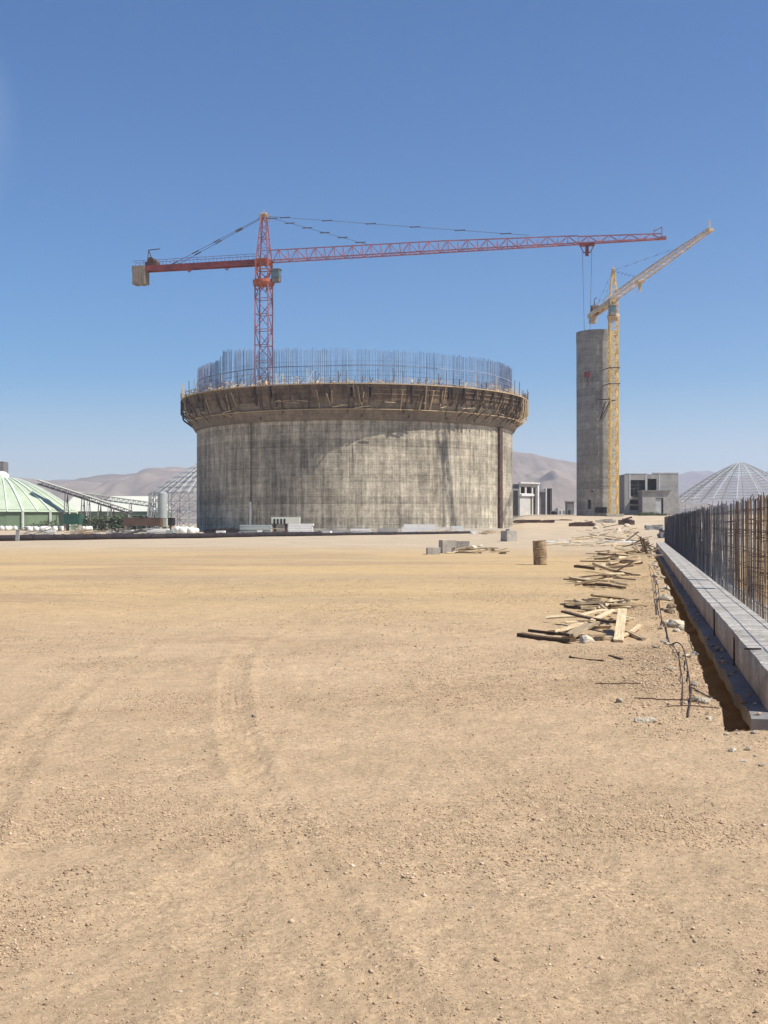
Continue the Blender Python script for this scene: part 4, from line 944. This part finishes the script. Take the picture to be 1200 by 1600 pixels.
# ------------------------------------------------------------------ yard objects in the middle distance
# concrete cube
p = gp(796, 846); s_ = 1.0
m = MB().box(p+Vector((0,.5,.45)), (1.0, 1.0, .95), Matrix.Rotation(R(28), 3, 'Z'), jit=.03); m.box(p+Vector((-.1,.5,1.0)), (.35,.3,.15), None, jit=.05)
solo(m, 'concrete_block', M['block'], 'large concrete cube standing alone before the right end of the silo', 'block')
# barrel
p = gp(844.5, 884.5); z = ground_z(p.x, p.y)
bar_ = thing('barrel', (p.x, p.y, z), 'rusty dented oil drum standing upright in the yard', 'barrel')
prof = [(.24,0),(.255,.02),(.25,.28),(.265,.30),(.25,.32),(.25,.58),(.265,.60),(.25,.62),(.245,.87),(.26,.89),(.25,.90),(.23,.87),(.01,.865)]
bo = MB().lathe(p+Vector((0,0,z)), prof, 28).build('body', mat('rusty_drum', (.40,.29,.17), c2=(.13,.08,.045), scale=4, fine=.35, rough=.8, bump=.5), bar_)
bo.rotation_euler = (0, R(-3), 0)
MB().bar(p+Vector((.12,.05,z+.87)), p+Vector((.12,.05,z+.905)), .07, n=8).build('bung', M['rust'], bar_)

def rock(p, s, label, group=None, mt='rock', name='rock', sq=(1,1,.7), detail=3):
    import bmesh
    bm = bmesh.new(); pts = []
    for k in range(12 + 5*detail):
        v = Vector((random.gauss(0,1), random.gauss(0,1), random.gauss(0,1))).normalized()*random.uniform(.72, 1.12); pts.append(bm.verts.new(v))
    res = bmesh.ops.convex_hull(bm, input=pts)
    bmesh.ops.delete(bm, geom=[v for v in bm.verts if not v.link_faces], context='VERTS')
    bmesh.ops.bevel(bm, geom=list(bm.edges), offset=.06, segments=1, affect='EDGES')
    off = Vector((random.random()*50, random.random()*50, 0))
    bmesh.ops.triangulate(bm, faces=bm.faces[:]); bmesh.ops.subdivide_edges(bm, edges=bm.edges[:], cuts=1)
    for v in bm.verts:
        v.co *= 1 + .07*mnoise.noise(v.co*3.1+off)
        v.co.x *= sq[0]*s; v.co.y *= sq[1]*s; v.co.z = max(v.co.z, -.5)*sq[2]*s
    me = bpy.data.meshes.new(name); bm.to_mesh(me); bm.free(); me.materials.append(M[mt])
    o = bpy.data.objects.new(name, me); col.objects.link(o); o.location = (p[0], p[1], p[2]+.30*s*sq[2]); o.rotation_euler.z = random.random()*6
    return tag(o, label, 'rock', group)
def grock(x, y, wpx, label, group=None, mt='rock', sq=(1,.9,.65)):
    p = gp(x, y); p.z = ground_z(p.x, p.y); return rock(p, wpx/2/F*p.y, label, group, mt, sq=sq)
grock(397, 1122, 10, 'single pale stone lying on its own in the open yard', sq=(1,.8,.8))
grock(968, 1100, 15, 'round tan stone by the lower end of the timber strip', sq=(1,.9,.95))
grock(1007, 1130, 40, 'broad flat stone near the start of the trench', sq=(1,.6,.32))
grock(541, 1047, 9, 'right one of two dark pebbles lying near each other in the yard', mt='rock'); grock(526, 1043, 7, 'left one of two dark pebbles lying near each other in the yard')
for i in range(9): grock(random.uniform(1085,1190), random.uniform(1145,1200), random.uniform(7,16), 'small stone in the stony patch before the end of the trench', 'stones before the trench end', sq=(1,.9,.6))
for i, (x, y, w_) in enumerate(((40,1537,9),(112,1517,11),(218,1504,7),(283,1544,10),(338,1546,10),(590,1450,7),(735,1413,9),(645,1485,7),(1188,1388,10),(1084,1462,8),(486,1236,6),(1088,1498,8),(855,1305,6),(915,1500,7),(700,1560,8))):
    grock(x, y, w_, 'finger sized pebble lying loose on the near gravel', 'pebbles on the near gravel', sq=(1,.8,.55))
# planks
def plank(p, L_, w_, t_, yaw, pitch, roll, mt, label, group, name='plank'):
    m = MB(); n = 7; vs = []; bend = random.uniform(-.02,.02)*L_
    for k in range(n):
        x = (k/(n-1)-.5)*L_; e = .12*w_ if k in (0, n-1) else .02*w_
        z = bend*(1-(2*k/(n-1)-1)**2)
        for (yy, zz) in ((-1,-1),(1,-1),(1,1),(-1,1)): vs.append(Vector((x+random.uniform(-e,e)*1.5, yy*w_/2+random.uniform(-e,e)*.5, zz*t_/2+z)))
    fs = []
    for k in range(n-1):
        for j in range(4): fs.append((k*4+j, k*4+(j+1) % 4, (k+1)*4+(j+1) % 4, (k+1)*4+j))
    fs += [(3,2,1,0), tuple((n-1)*4+j for j in range(4))]
    m.add(vs, fs); o = m.build(name, M[mt]); o.location = p; o.rotation_euler = (roll, pitch, yaw); return tag(o, label, 'plank', group)
TONE = {'wood': 'brown', 'woodp': 'pale', 'woodd': 'dark', 'white': 'whitish'}
def where(x, y, x0, x1, y0, y1):
    h = ('left end', 'left half', 'middle', 'right half', 'right end')[min(4, int((x-x0)/(x1-x0+1e-6)*5))]
    v = ('back', 'centre', 'front')[min(2, int((y-y0)/(y1-y0+1e-6)*3))]
    return v + ' of the ' + h
def heap(x0, x1, y0, y1, n, Lpx, label, group, mts=('wood','woodp','wood','woodd'), tilt=.12, wpx=None):
    for k in range(n):
        x = random.uniform(x0, x1); y = random.uniform(y0, y1); p = gp(x, y); z = ground_z(p.x, p.y); k_ = p.y/F
        L_ = random.uniform(*Lpx)*k_; w_ = random.uniform(.06, .15)*(1 if p.y < 35 else 1.35); t_ = random.choice((.022,.028,.045))*(1 if p.y < 35 else 1.8)
        yaw = random.gauss(0, .35) if random.random() < .75 else random.uniform(-1.5,1.5); pit = random.gauss(0, tilt)
        plank((p.x, p.y, z+.02+abs(math.sin(pit))*L_*.5+random.uniform(0,.07)), L_, w_, t_, yaw, pit, random.gauss(0,.15), (mt_ := random.choice(mts)), TONE[mt_]+' board at the '+where(x, y, x0, x1, y0, y1)+' of '+label, group)
def pl(x0, y0, x1, y1, w_, t_, lift0, lift1, mt, label, group=None):
    a_ = gp(x0, y0); b_ = gp(x1, y1); a_.z = ground_z(a_.x, a_.y)+lift0; b_.z = ground_z(b_.x, b_.y)+lift1
    d = b_-a_; yaw = math.atan2(d.y, d.x); pitch = -math.atan2(d.z, math.hypot(d.x, d.y))
    return plank(a_.lerp(b_, .5), d.length, w_, t_, yaw, pitch, random.gauss(0,.08), mt, label, group)
# nearest heap, placed board by board
pl(812, 993, 896, 1005, .11, .05, .03, .05, 'woodd', 'long dark board reaching out left of the nearest timber heap')
pl(828, 993, 892, 1003, .07, .04, .07, .10, 'woodd', 'second dark board lying against the long one at the nearest heap')
pl(880, 975, 968, 990, .09, .03, .20, .16, 'woodd', 'dark board across the top of the nearest timber heap')
pl(862, 992, 905, 984, .12, .03, .06, .10, 'woodp', 'pale board at the left tip of the nearest timber heap')
pl(888, 1000, 925, 990, .20, .03, .05, .16, 'wood', 'wide grey brown board slanting up in the nearest heap')
pl(905, 975, 945, 970, .10, .03, .10, .16, 'woodp', 'pale board at the back of the nearest timber heap')
pl(925, 985, 960, 972, .09, .03, .14, .18, 'woodp', 'pale board in the middle of the nearest heap, pointing back')
pl(966, 1002, 972, 985, .13, .03, .02, .30, 'woodp', 'upright pale board leaning at the right of the nearest heap')
pl(968, 998, 1000, 985, .07, .025, .04, .07, 'woodp', 'thin pale lath to the right of the upright board')
pl(972, 988, 1005, 1000, .06, .025, .04, .02, 'wood', 'thin brown lath at the right end of the nearest heap')
pl(938, 958, 968, 980, .06, .03, .16, .20, 'wood', 'narrow board sticking out of the back of the nearest heap')
pl(876, 990, 905, 998, .08, .025, .02, .02, 'woodd', 'short dark board under the left part of the nearest heap')
pl(890, 1028, 942, 1034, .03, .02, .01, .01, 'woodd', 'thin stick lying alone below the nearest timber heap')
pl(952, 1024, 972, 1031, .03, .02, .01, .01, 'woodd', 'shorter thin stick right of the lone stick')
for (x, y, w_) in ((915,1003,34),(932,999,20)): grock(x, y, w_, 'crumpled pale lump of broken concrete in the nearest timber heap' if w_ > 30 else 'smaller pale lump of concrete in the nearest timber heap', mt='rockw', sq=(1,.7,.6))
pl(885, 950, 955, 958, .12, .05, .02, .04, 'woodd', 'long dark board at the front of the second timber heap')
pl(900, 948, 958, 955, .09, .03, .07, .08, 'woodd', 'shorter dark board on top of the second timber heap')
pl(955, 952, 997, 951, .07, .03, .04, .05, 'wood', 'thin board pointing right from the second timber heap')
heap(888, 990, 942, 956, 20, (18, 60), 'the second timber heap', 'boards of the second heap')
for x, w_ in ((903,14),(915,12),(973,14)): grock(x, 943, w_, 'pale lump lying on the back of the second timber heap', 'lumps of the second heap', 'rockw')
pl(912, 916, 975, 922, .10, .05, .03, .04, 'woodd', 'long dark board of the third timber heap')
heap(906, 975, 908, 922, 16, (18, 55), 'the third timber heap', 'boards of the third heap', ('wood','woodd','woodp'))
heap(875, 985, 968, 1000, 12, (14, 50), 'the nearest timber heap', 'small boards of the nearest heap', ('wood','woodp','woodp','woodd'))
heap(910, 990, 884, 906, 22, (16, 50), 'the fourth timber heap', 'boards of the fourth heap', ('wood','woodp','woodp','woodd'))
heap(925, 1012, 860, 880, 24, (16, 52), 'the fifth timber heap', 'boards of the fifth heap', ('wood','woodp','woodd','woodp'))
heap(985, 1022, 846, 868, 30, (12, 30), 'the dark heap by the trench', 'boards at the far trench end', ('wood','woodd','woodd'), tilt=.6)
heap(850, 985, 847, 853, 44, (14, 46), 'the white line past the drum', 'boards of the white line', ('woodp','white','woodp'), tilt=.08)
heap(900, 1010, 830, 848, 44, (12, 34), 'the far rubble strip', 'boards of the far rubble', ('wood','woodp','woodp','woodd'), tilt=.2)
# block and plank pile in the middle of the yard
gl = 'pile beside the barrel'
def cb(x0, x1, y0, y1, label, mt='block', dp=.6, rz=.1):
    p = gp((x0+x1)/2, y1); k = p.y/F; wd = (x1-x0)*k; h = (y1-y0)*k; z = ground_z(p.x, p.y)
    m = MB().box((p.x, p.y+dp/2, z+h/2-.02), (wd, dp, h), Matrix.Rotation(rz, 3, 'Z'), jit=.025); solo(m, 'concrete_block', M[mt], label, 'block', origin=Vector((p.x, p.y+dp/2, z)))
cb(688, 711, 844, 865, 'tall grey concrete block in the pile left of the barrel', rz=.3); cb(713, 734, 845, 858, 'flat topped grey block right of the tall block in the pile', rz=-.1)
cb(667, 688, 856, 867, 'low rough block at the left end of the pile', rz=.05, dp=.8)
for i, (x, y, w_) in enumerate(((740,853,14),(750,851,12),(760,855,10))): grock(x, y+3, w_, ('whitest lump','middle white lump','small white lump')[i]+' of rubble at the back of the middle pile', mt='rockw')
heap(695, 755, 860, 866, 16, (18, 50), 'the block pile', 'boards of the middle pile', ('woodd','wood','woodp','woodd'))
heap(762, 790, 861, 866, 9, (12, 30), 'the small heap beside the blocks', 'boards right of the blocks', ('woodd','woodd','wood'))
# rusty beams and skips beyond the yard
def hump(x0, x1, y0, y1, Y, mt, label, name, cat, n=12):
    cx, wd, zl, zh = at_px(x0, x1, y0, y1, Y); m = MB(); zg = ground_z(cx, Y)
    zl = zg
    for k in range(n):
        a_ = Vector((cx+random.uniform(-.5,.3)*wd, Y+random.uniform(-.5,.8), zl+random.random()*(zh-zl)*.8)); b_ = a_+Vector((random.uniform(.2,.6)*wd, random.uniform(-.6,.6), random.uniform(-.2,.25)*(zh-zl))); b_.x = min(b_.x, cx+wd*.5)
        m.bar(a_, b_, random.uniform(.2,.4), random.uniform(.15,.35))
    m.box((cx, Y, zl+(zh-zl)*.3), (wd*.96, .8, (zh-zl)*.62), jit=.08)
    solo(m, name, M[mt], label, cat)
hump(801, 866, 812, 818.5, 226, 'rust', 'long rusty beam stack on the bank right of the silo', 'beam_stack', 'beams')
hump(862, 893, 813.5, 817, 232, 'rust', 'short dark beam stack farther along the bank', 'beam_stack', 'beams')
hump(888, 928, 815, 822, 205, 'rust', 'dark rusty beam stack on the bank below the tall tower', 'beam_stack', 'beams')
hump(930, 962, 811, 817, 226, 'block', 'pale concrete rubble heap before the yellow crane base', 'rubble_heap', 'rubble')
hump(966, 991, 808, 819.5, 218, 'rust', 'dark brown scrap pile right of the yellow crane base', 'scrap_pile', 'scrap pile')
hump(1008, 1036, 816, 823, 175, 'grey', 'low grey beam stack before the concrete building', 'beam_stack', 'beams', 6)
hump(1030, 1042, 826, 842, 118, 'greyd', 'dark rounded bundle standing at the far end of the bar wall', 'dark_bundle', 'bundle', 8)
for i in range(14):
    x = random.uniform(905, 1000); y = random.uniform(829, 842); grock(x, y, random.uniform(6, 14), 'rubble lump on the far strip left of the bar wall', 'rubble lumps on the far strip', random.choice(('rock','rockw')))
for x, Y, h in ((1008,262,.8),(1016,265,1.0),(1024,268,.7),(1035,262,.6),(1000,262,.5)):
    c = thing('weed_clump', (X_(x, Y), Y, ground_z(X_(x, Y), Y)), 'green weed clump growing before the concrete building', 'weeds', 'weeds before the building'); m = MB(); b_ = c.location
    for k in range(60):
        v = Vector((random.gauss(0, .9), random.gauss(0, .5), 0)); m.bar(b_+v, b_+v*1.2+Vector((0,0,h*random.uniform(.4,1))), .12, .02)
    m.build('leaves', M['leaf'], c)

# ------------------------------------------------------------------ footing, trench and bar wall on the right
FT0, FT1 = 13.0, 98.0; A1, A2 = 1.351, 2.01
foot = thing('concrete_footing', wpt(A1, FT0), 'long pale concrete footing running beside the trench on the right', 'footing')
def strip(name, a0, a1, t0, t1, z0_, z1_, mt, seg=.5, jit=.006, parent=foot):
    m = MB(); n = int((t1-t0)/seg); prev = None
    offs = [(random.uniform(-jit, jit), random.uniform(-jit, jit)) for _ in range(n+1)]
    vs = []
    for k in range(n+1):
        t = t0+(t1-t0)*k/n; o1, o2 = offs[k]
        vs += [wpt(a0+o1, t, z0_), wpt(a0+o1, t, z1_+o2), wpt(a1, t, z1_+o2*.5), wpt(a1, t, z0_)]
    fs = [(3,2,1,0), (n*4, n*4+1, n*4+2, n*4+3)]
    for k in range(n):
        for j in range(4): fs.append((k*4+j, k*4+(j+1) % 4, (k+1)*4+(j+1) % 4, (k+1)*4+j))
    m.add(vs, fs); return m.build(name, M[mt], parent)
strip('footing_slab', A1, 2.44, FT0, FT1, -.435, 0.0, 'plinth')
strip('blinding', 1.125, 2.43, 12.55, FT1-.5, -.60, -.438, 'greyd', jit=.035)
for i in range(70):
    t = 12.8 + 45*random.random()**1.6; a_ = random.uniform(1.12, 1.30); p = wpt(a_, t, -.44); rock(p, random.uniform(.015,.05), 'clod on the sunken ledge '+('near the two pegs' if t < 16 else 'beyond the two pegs' if t < 24 else 'far along, beside the bar wall'), 'clods on the sunken ledge', random.choice(('rock','rockd','rockd')), detail=1)
# formwork pegs against its side
for (x, y0, y1) in ((1120, 955, 993), (1152, 995, 1016)):
    Yd = 1.6*F*1.0243*A1/ (x-999) / 1.6
    a_ = A1-.05; t = (Yd + ST*a_)/CT; m = MB(); m.bar(wpt(a_, t, -.42), wpt(a_, t, .06 if x < 1130 else -.01), .028, n=6)
    solo(m, 'steel_peg', M['rust'], 'tall rusty peg driven beside the footing' if x < 1130 else 'shorter rusty peg beside the footing, nearer the camera', 'peg')
m = MB(); t = 15.2; m.bar(wpt(A1-.06, t, .01), wpt(A1+.14, t-.05, .02), .02); solo(m, 'steel_peg', M['rust'], 'short bar end lying on the edge of the footing top', 'peg')
cage = thing('rebar_wall', wpt(A2, FT0), 'tall wall of rusty vertical reinforcing bars standing on the footing', 'rebar wall')
ZT = 2.056
bars_ = []
for lay, a_ in enumerate((A2, A2+.34)):
    t = FT0+.12 + lay*.07
    while t < FT1-1: bars_.append((a_, t+random.uniform(-.02,.02), lay)); t += random.uniform(.17,.33) if lay == 0 else random.uniform(.2,.38)
vis = sorted([b for b in bars_ if b[1] > 15.0 and b[2] == 0], key=lambda b: b[1])[:100]; vset = set(vis)
def rb(m, b):
    a_, t, lay = b; zt = ZT + random.gauss(0,.035) + (.04 if lay else 0); ln = random.gauss(0, .03)
    m.bar(wpt(a_, t, -.02), wpt(a_+random.gauss(0,.015), t+ln*2, zt), .0185, n=6, mi=(0 if t < 25+random.gauss(0,3) else 2 if t < 39+random.gauss(0,4) else 1))
    if random.random() < .12: m.bar(wpt(a_, t+ln*2, zt-.01), wpt(a_+random.uniform(-.12,.12), t+random.uniform(-.15,.15), zt+random.uniform(-.05,.08)), .0185, n=6, mi=m.m[-1])
for b in vis:
    m = MB(); rb(m, (b[0], b[1], b[2])); m.m = [0]*len(m.m); m.build('vertical_bar', (M['rebarl'] if random.random() < .22 else M['rebar']) if b[1] < 25+random.gauss(0,3) else M['rebarg'] if b[1] < 39+random.gauss(0,4) else M['rebarn'], cage)
m = MB()
for b in bars_:
    if b not in vset: rb(m, b)
tag(m.build('bar_curtain', [M['rebar'], M['rebarn'], M['rebarg']], cage), 'remaining vertical bars of the far and rear rows', kind='stuff')
for lay, a_ in enumerate((A2+.022, A2+.318)):
    for z in (.2, 1.05, 1.45, 1.86):
        m = MB(); n = 30
        for k in range(n): m.bar(wpt(a_, FT0+.05+(FT1-1-FT0)*k/n, z+.01*math.sin(k*1.7)), wpt(a_, FT0+.05+(FT1-1-FT0)*(k+1)/n, z+.01*math.sin((k+1)*1.7)), .018, n=5)
        m.build('horizontal_bar', M['rebar'], cage)
m = MB()
for k in range(360):
    t = 14 + 60*random.random()**1.6; z = random.choice((.42,.72,.95,1.32,1.62))+random.uniform(-.05,.05); m.bar(wpt(A2-.01, t, z), wpt(A2+.35, t+random.uniform(-.1,.1), z+random.uniform(-.1,.1)), .012)
tag(m.build('cross_ties', M['rebar'], cage), 'wire ties crossing between the two bar rows', kind='stuff')
# pale formwork rags hanging on the bars
for (x, y0, y1, w_) in ((1096, 800, 845, .16), (1111, 812, 900, .22), (1128, 835, 905, .18)):
    Yd = F*1.0243*(A2-.05)/(x-999); t = (Yd+ST*A2)/CT; m = MB(); zt, zb = Zp(y0, Yd), max(.05, Zp(y1, Yd))
    n = 8; vs = []
    for k in range(n+1):
        z = zt+(zb-zt)*k/n; o1 = .02*math.sin(k*1.3); vs += [wpt(A2-.05+o1, t-w_+.03*math.sin(k), z), wpt(A2-.04-o1, t+w_, z), wpt(A2-.035-o1, t+w_, z), wpt(A2-.045+o1, t-w_+.03*math.sin(k), z)]
    fs = []
    for k in range(n):
        for j in range(4): fs.append((k*4+j, k*4+(j+1) % 4, (k+1)*4+(j+1) % 4, (k+1)*4+j))
    m.add(vs, fs); solo(m, 'timber_strip', M['grey'], {1096:'shortest and farthest',1111:'longest, middle',1128:'nearest'}[x]+' of three grey strips hanging on the bar wall', 'strip')
# clods and stones along the trench lip
for (x, y, w_, lb, mt) in ((1056, 985, 38, 'biggest white lump on the trench lip', 'rockw'), (1040, 942, 26, 'pale clod on the trench lip beyond the big white lump', 'rock'), (1038, 922, 16, 'narrow pale clod on the trench lip, third lump back', 'rockw'), (1084, 1024, 14, 'small white stone on the lip nearer than the big lump', 'rockw'), (1072, 1030, 12, 'small tan stone beside the small white one on the lip', 'rock'), (1108, 1124, 14, 'stone at the near corner of the trench', 'rock'), (1036, 906, 14, 'small clod far along the trench lip', 'rock')):
    o = grock(x, y, w_, lb, None, mt, sq=(1,.9,.6))
for i in range(40):
    t = 10.5 + 40*random.random()**1.5; a_ = .62-abs(random.gauss(0,.22)); p = wpt(a_, t); p.z = ground_z(p.x, p.y); rock(p, random.uniform(.02,.07), ('stone on the lip within two strides of the trench start' if t < 13 else 'stone on the trench lip abreast of the curved rods' if t < 17 else 'stone on the trench lip abreast of the nearest timber heap' if t < 24 else 'stone far along the trench lip'), 'stones along the trench lip', random.choice(('rock','rockw','rock')), detail=2)
for i in range(46):
    t = 17 + 50*random.random()**1.3; a_ = .52 + random.gauss(0, .10); p = wpt(a_, t); p.z = ground_z(p.x, p.y); w_ = ('tan','pale') [i % 2]
    rock(p, random.uniform(.03,.10), w_+(' clod heaped on the trench lip abreast of the nearest timber' if t < 24 else ' clod heaped on the trench lip abreast of the second heap' if t < 32 else ' clod heaped far along the trench lip'), 'clods heaped on the trench lip', ('rockd','rock')[i % 2], sq=(1.2,.8,.8), detail=2)
for i in range(16):
    t = 10.5 + 16*random.random(); a_ = random.uniform(.78, 1.08); p = wpt(a_, t); p.z = ground_z(p.x, p.y); rock(p, random.uniform(.03,.09), 'lump lying down in the shaded trench', 'lumps in the trench', 'rock', detail=2)
# bent rods on the ground
def rod(pts, label, w_=.014, mt='rust'):
    P_ = []
    for (x, y, l) in pts: p = gp(x, y); p.z = ground_z(p.x, p.y)+.012+l; P_.append(p)
    S = []
    for i in range(len(P_)-1):
        a0, a1, a2, a3 = P_[max(0,i-1)], P_[i], P_[i+1], P_[min(len(P_)-1,i+2)]
        for k in range(6):
            u = k/6; S.append(.5*((2*a1)+(a2-a0)*u+(2*a0-5*a1+4*a2-a3)*u*u+(3*a1-a0-3*a2+a3)*u*u*u))
    S.append(P_[-1])
    for q_ in S: q_.z = max(q_.z, ground_z(q_.x, q_.y)+.008)
    m = MB().path(S, w_, n=6); return solo(m, 'bent_rod', M[mt], label, 'rod', origin=S[0])
rod([(1040,985,0),(1046,1008,.0),(1058,1014,.05),(1068,1030,.06),(1076,1062,.02),(1079,1090,0),(1074,1122,0)], 'long bent rod curving along the ground beside the trench', .016)
rod([(1044,1010,0),(1056,1025,.03),(1065,1060,.01),(1066,1090,0),(1065,1105,0)], 'thinner rod lying just left of the long bent one', .010)
rod([(1076,1076,0),(1092,1083,0),(1110,1092,0)], 'short rod branching right from the long bent one', .012)
rod([(1040,1107,0),(1080,1108,0),(1122,1109,0)], 'straight rod lying crosswise at the near end of the rods', .010)
rod([(1022,905,.02),(1028,925,.06),(1030,950,.03),(1034,975,0),(1041,990,0)], 'bent rod farther back along the edge of the timber strip', .018)
rod([(1012,885,.02),(1020,900,.08),(1024,930,.03),(1026,965,0)], 'farthest bent rod lying along the timber strip', .016)
for (x0,x1,y,lb) in ((930,1000,1069,'upper'),(990,1075,1094,'lower')):
    rod([(x0,y,0),((x0+x1)/2,y+1,0),(x1,y+.5,0)], lb+' of two thin straight rods half buried by the trench', .012)

# ------------------------------------------------------------------ haze
hz = MB().span(-6500, 6500, -500, 7000, -8, 420).build('haze', None)
hm = bpy.data.materials.new('haze_air'); hm.use_nodes = True; nt = hm.node_tree; nt.nodes.remove(nt.nodes['Principled BSDF'])
pv = nt.nodes.new('ShaderNodeVolumePrincipled'); pv.inputs['Color'].default_value = (.78,.84,1.0,1); pv.inputs['Density'].default_value = .00020; pv.inputs['Anisotropy'].default_value = .2
nt.links.new(pv.outputs[0], nt.nodes['Material Output'].inputs['Volume'])
hz.data.materials.clear(); hz.data.materials.append(hm); tag(hz, kind='stuff'); hz['label'] = 'thin pale desert haze over the whole plain'; hz['category'] = 'haze'
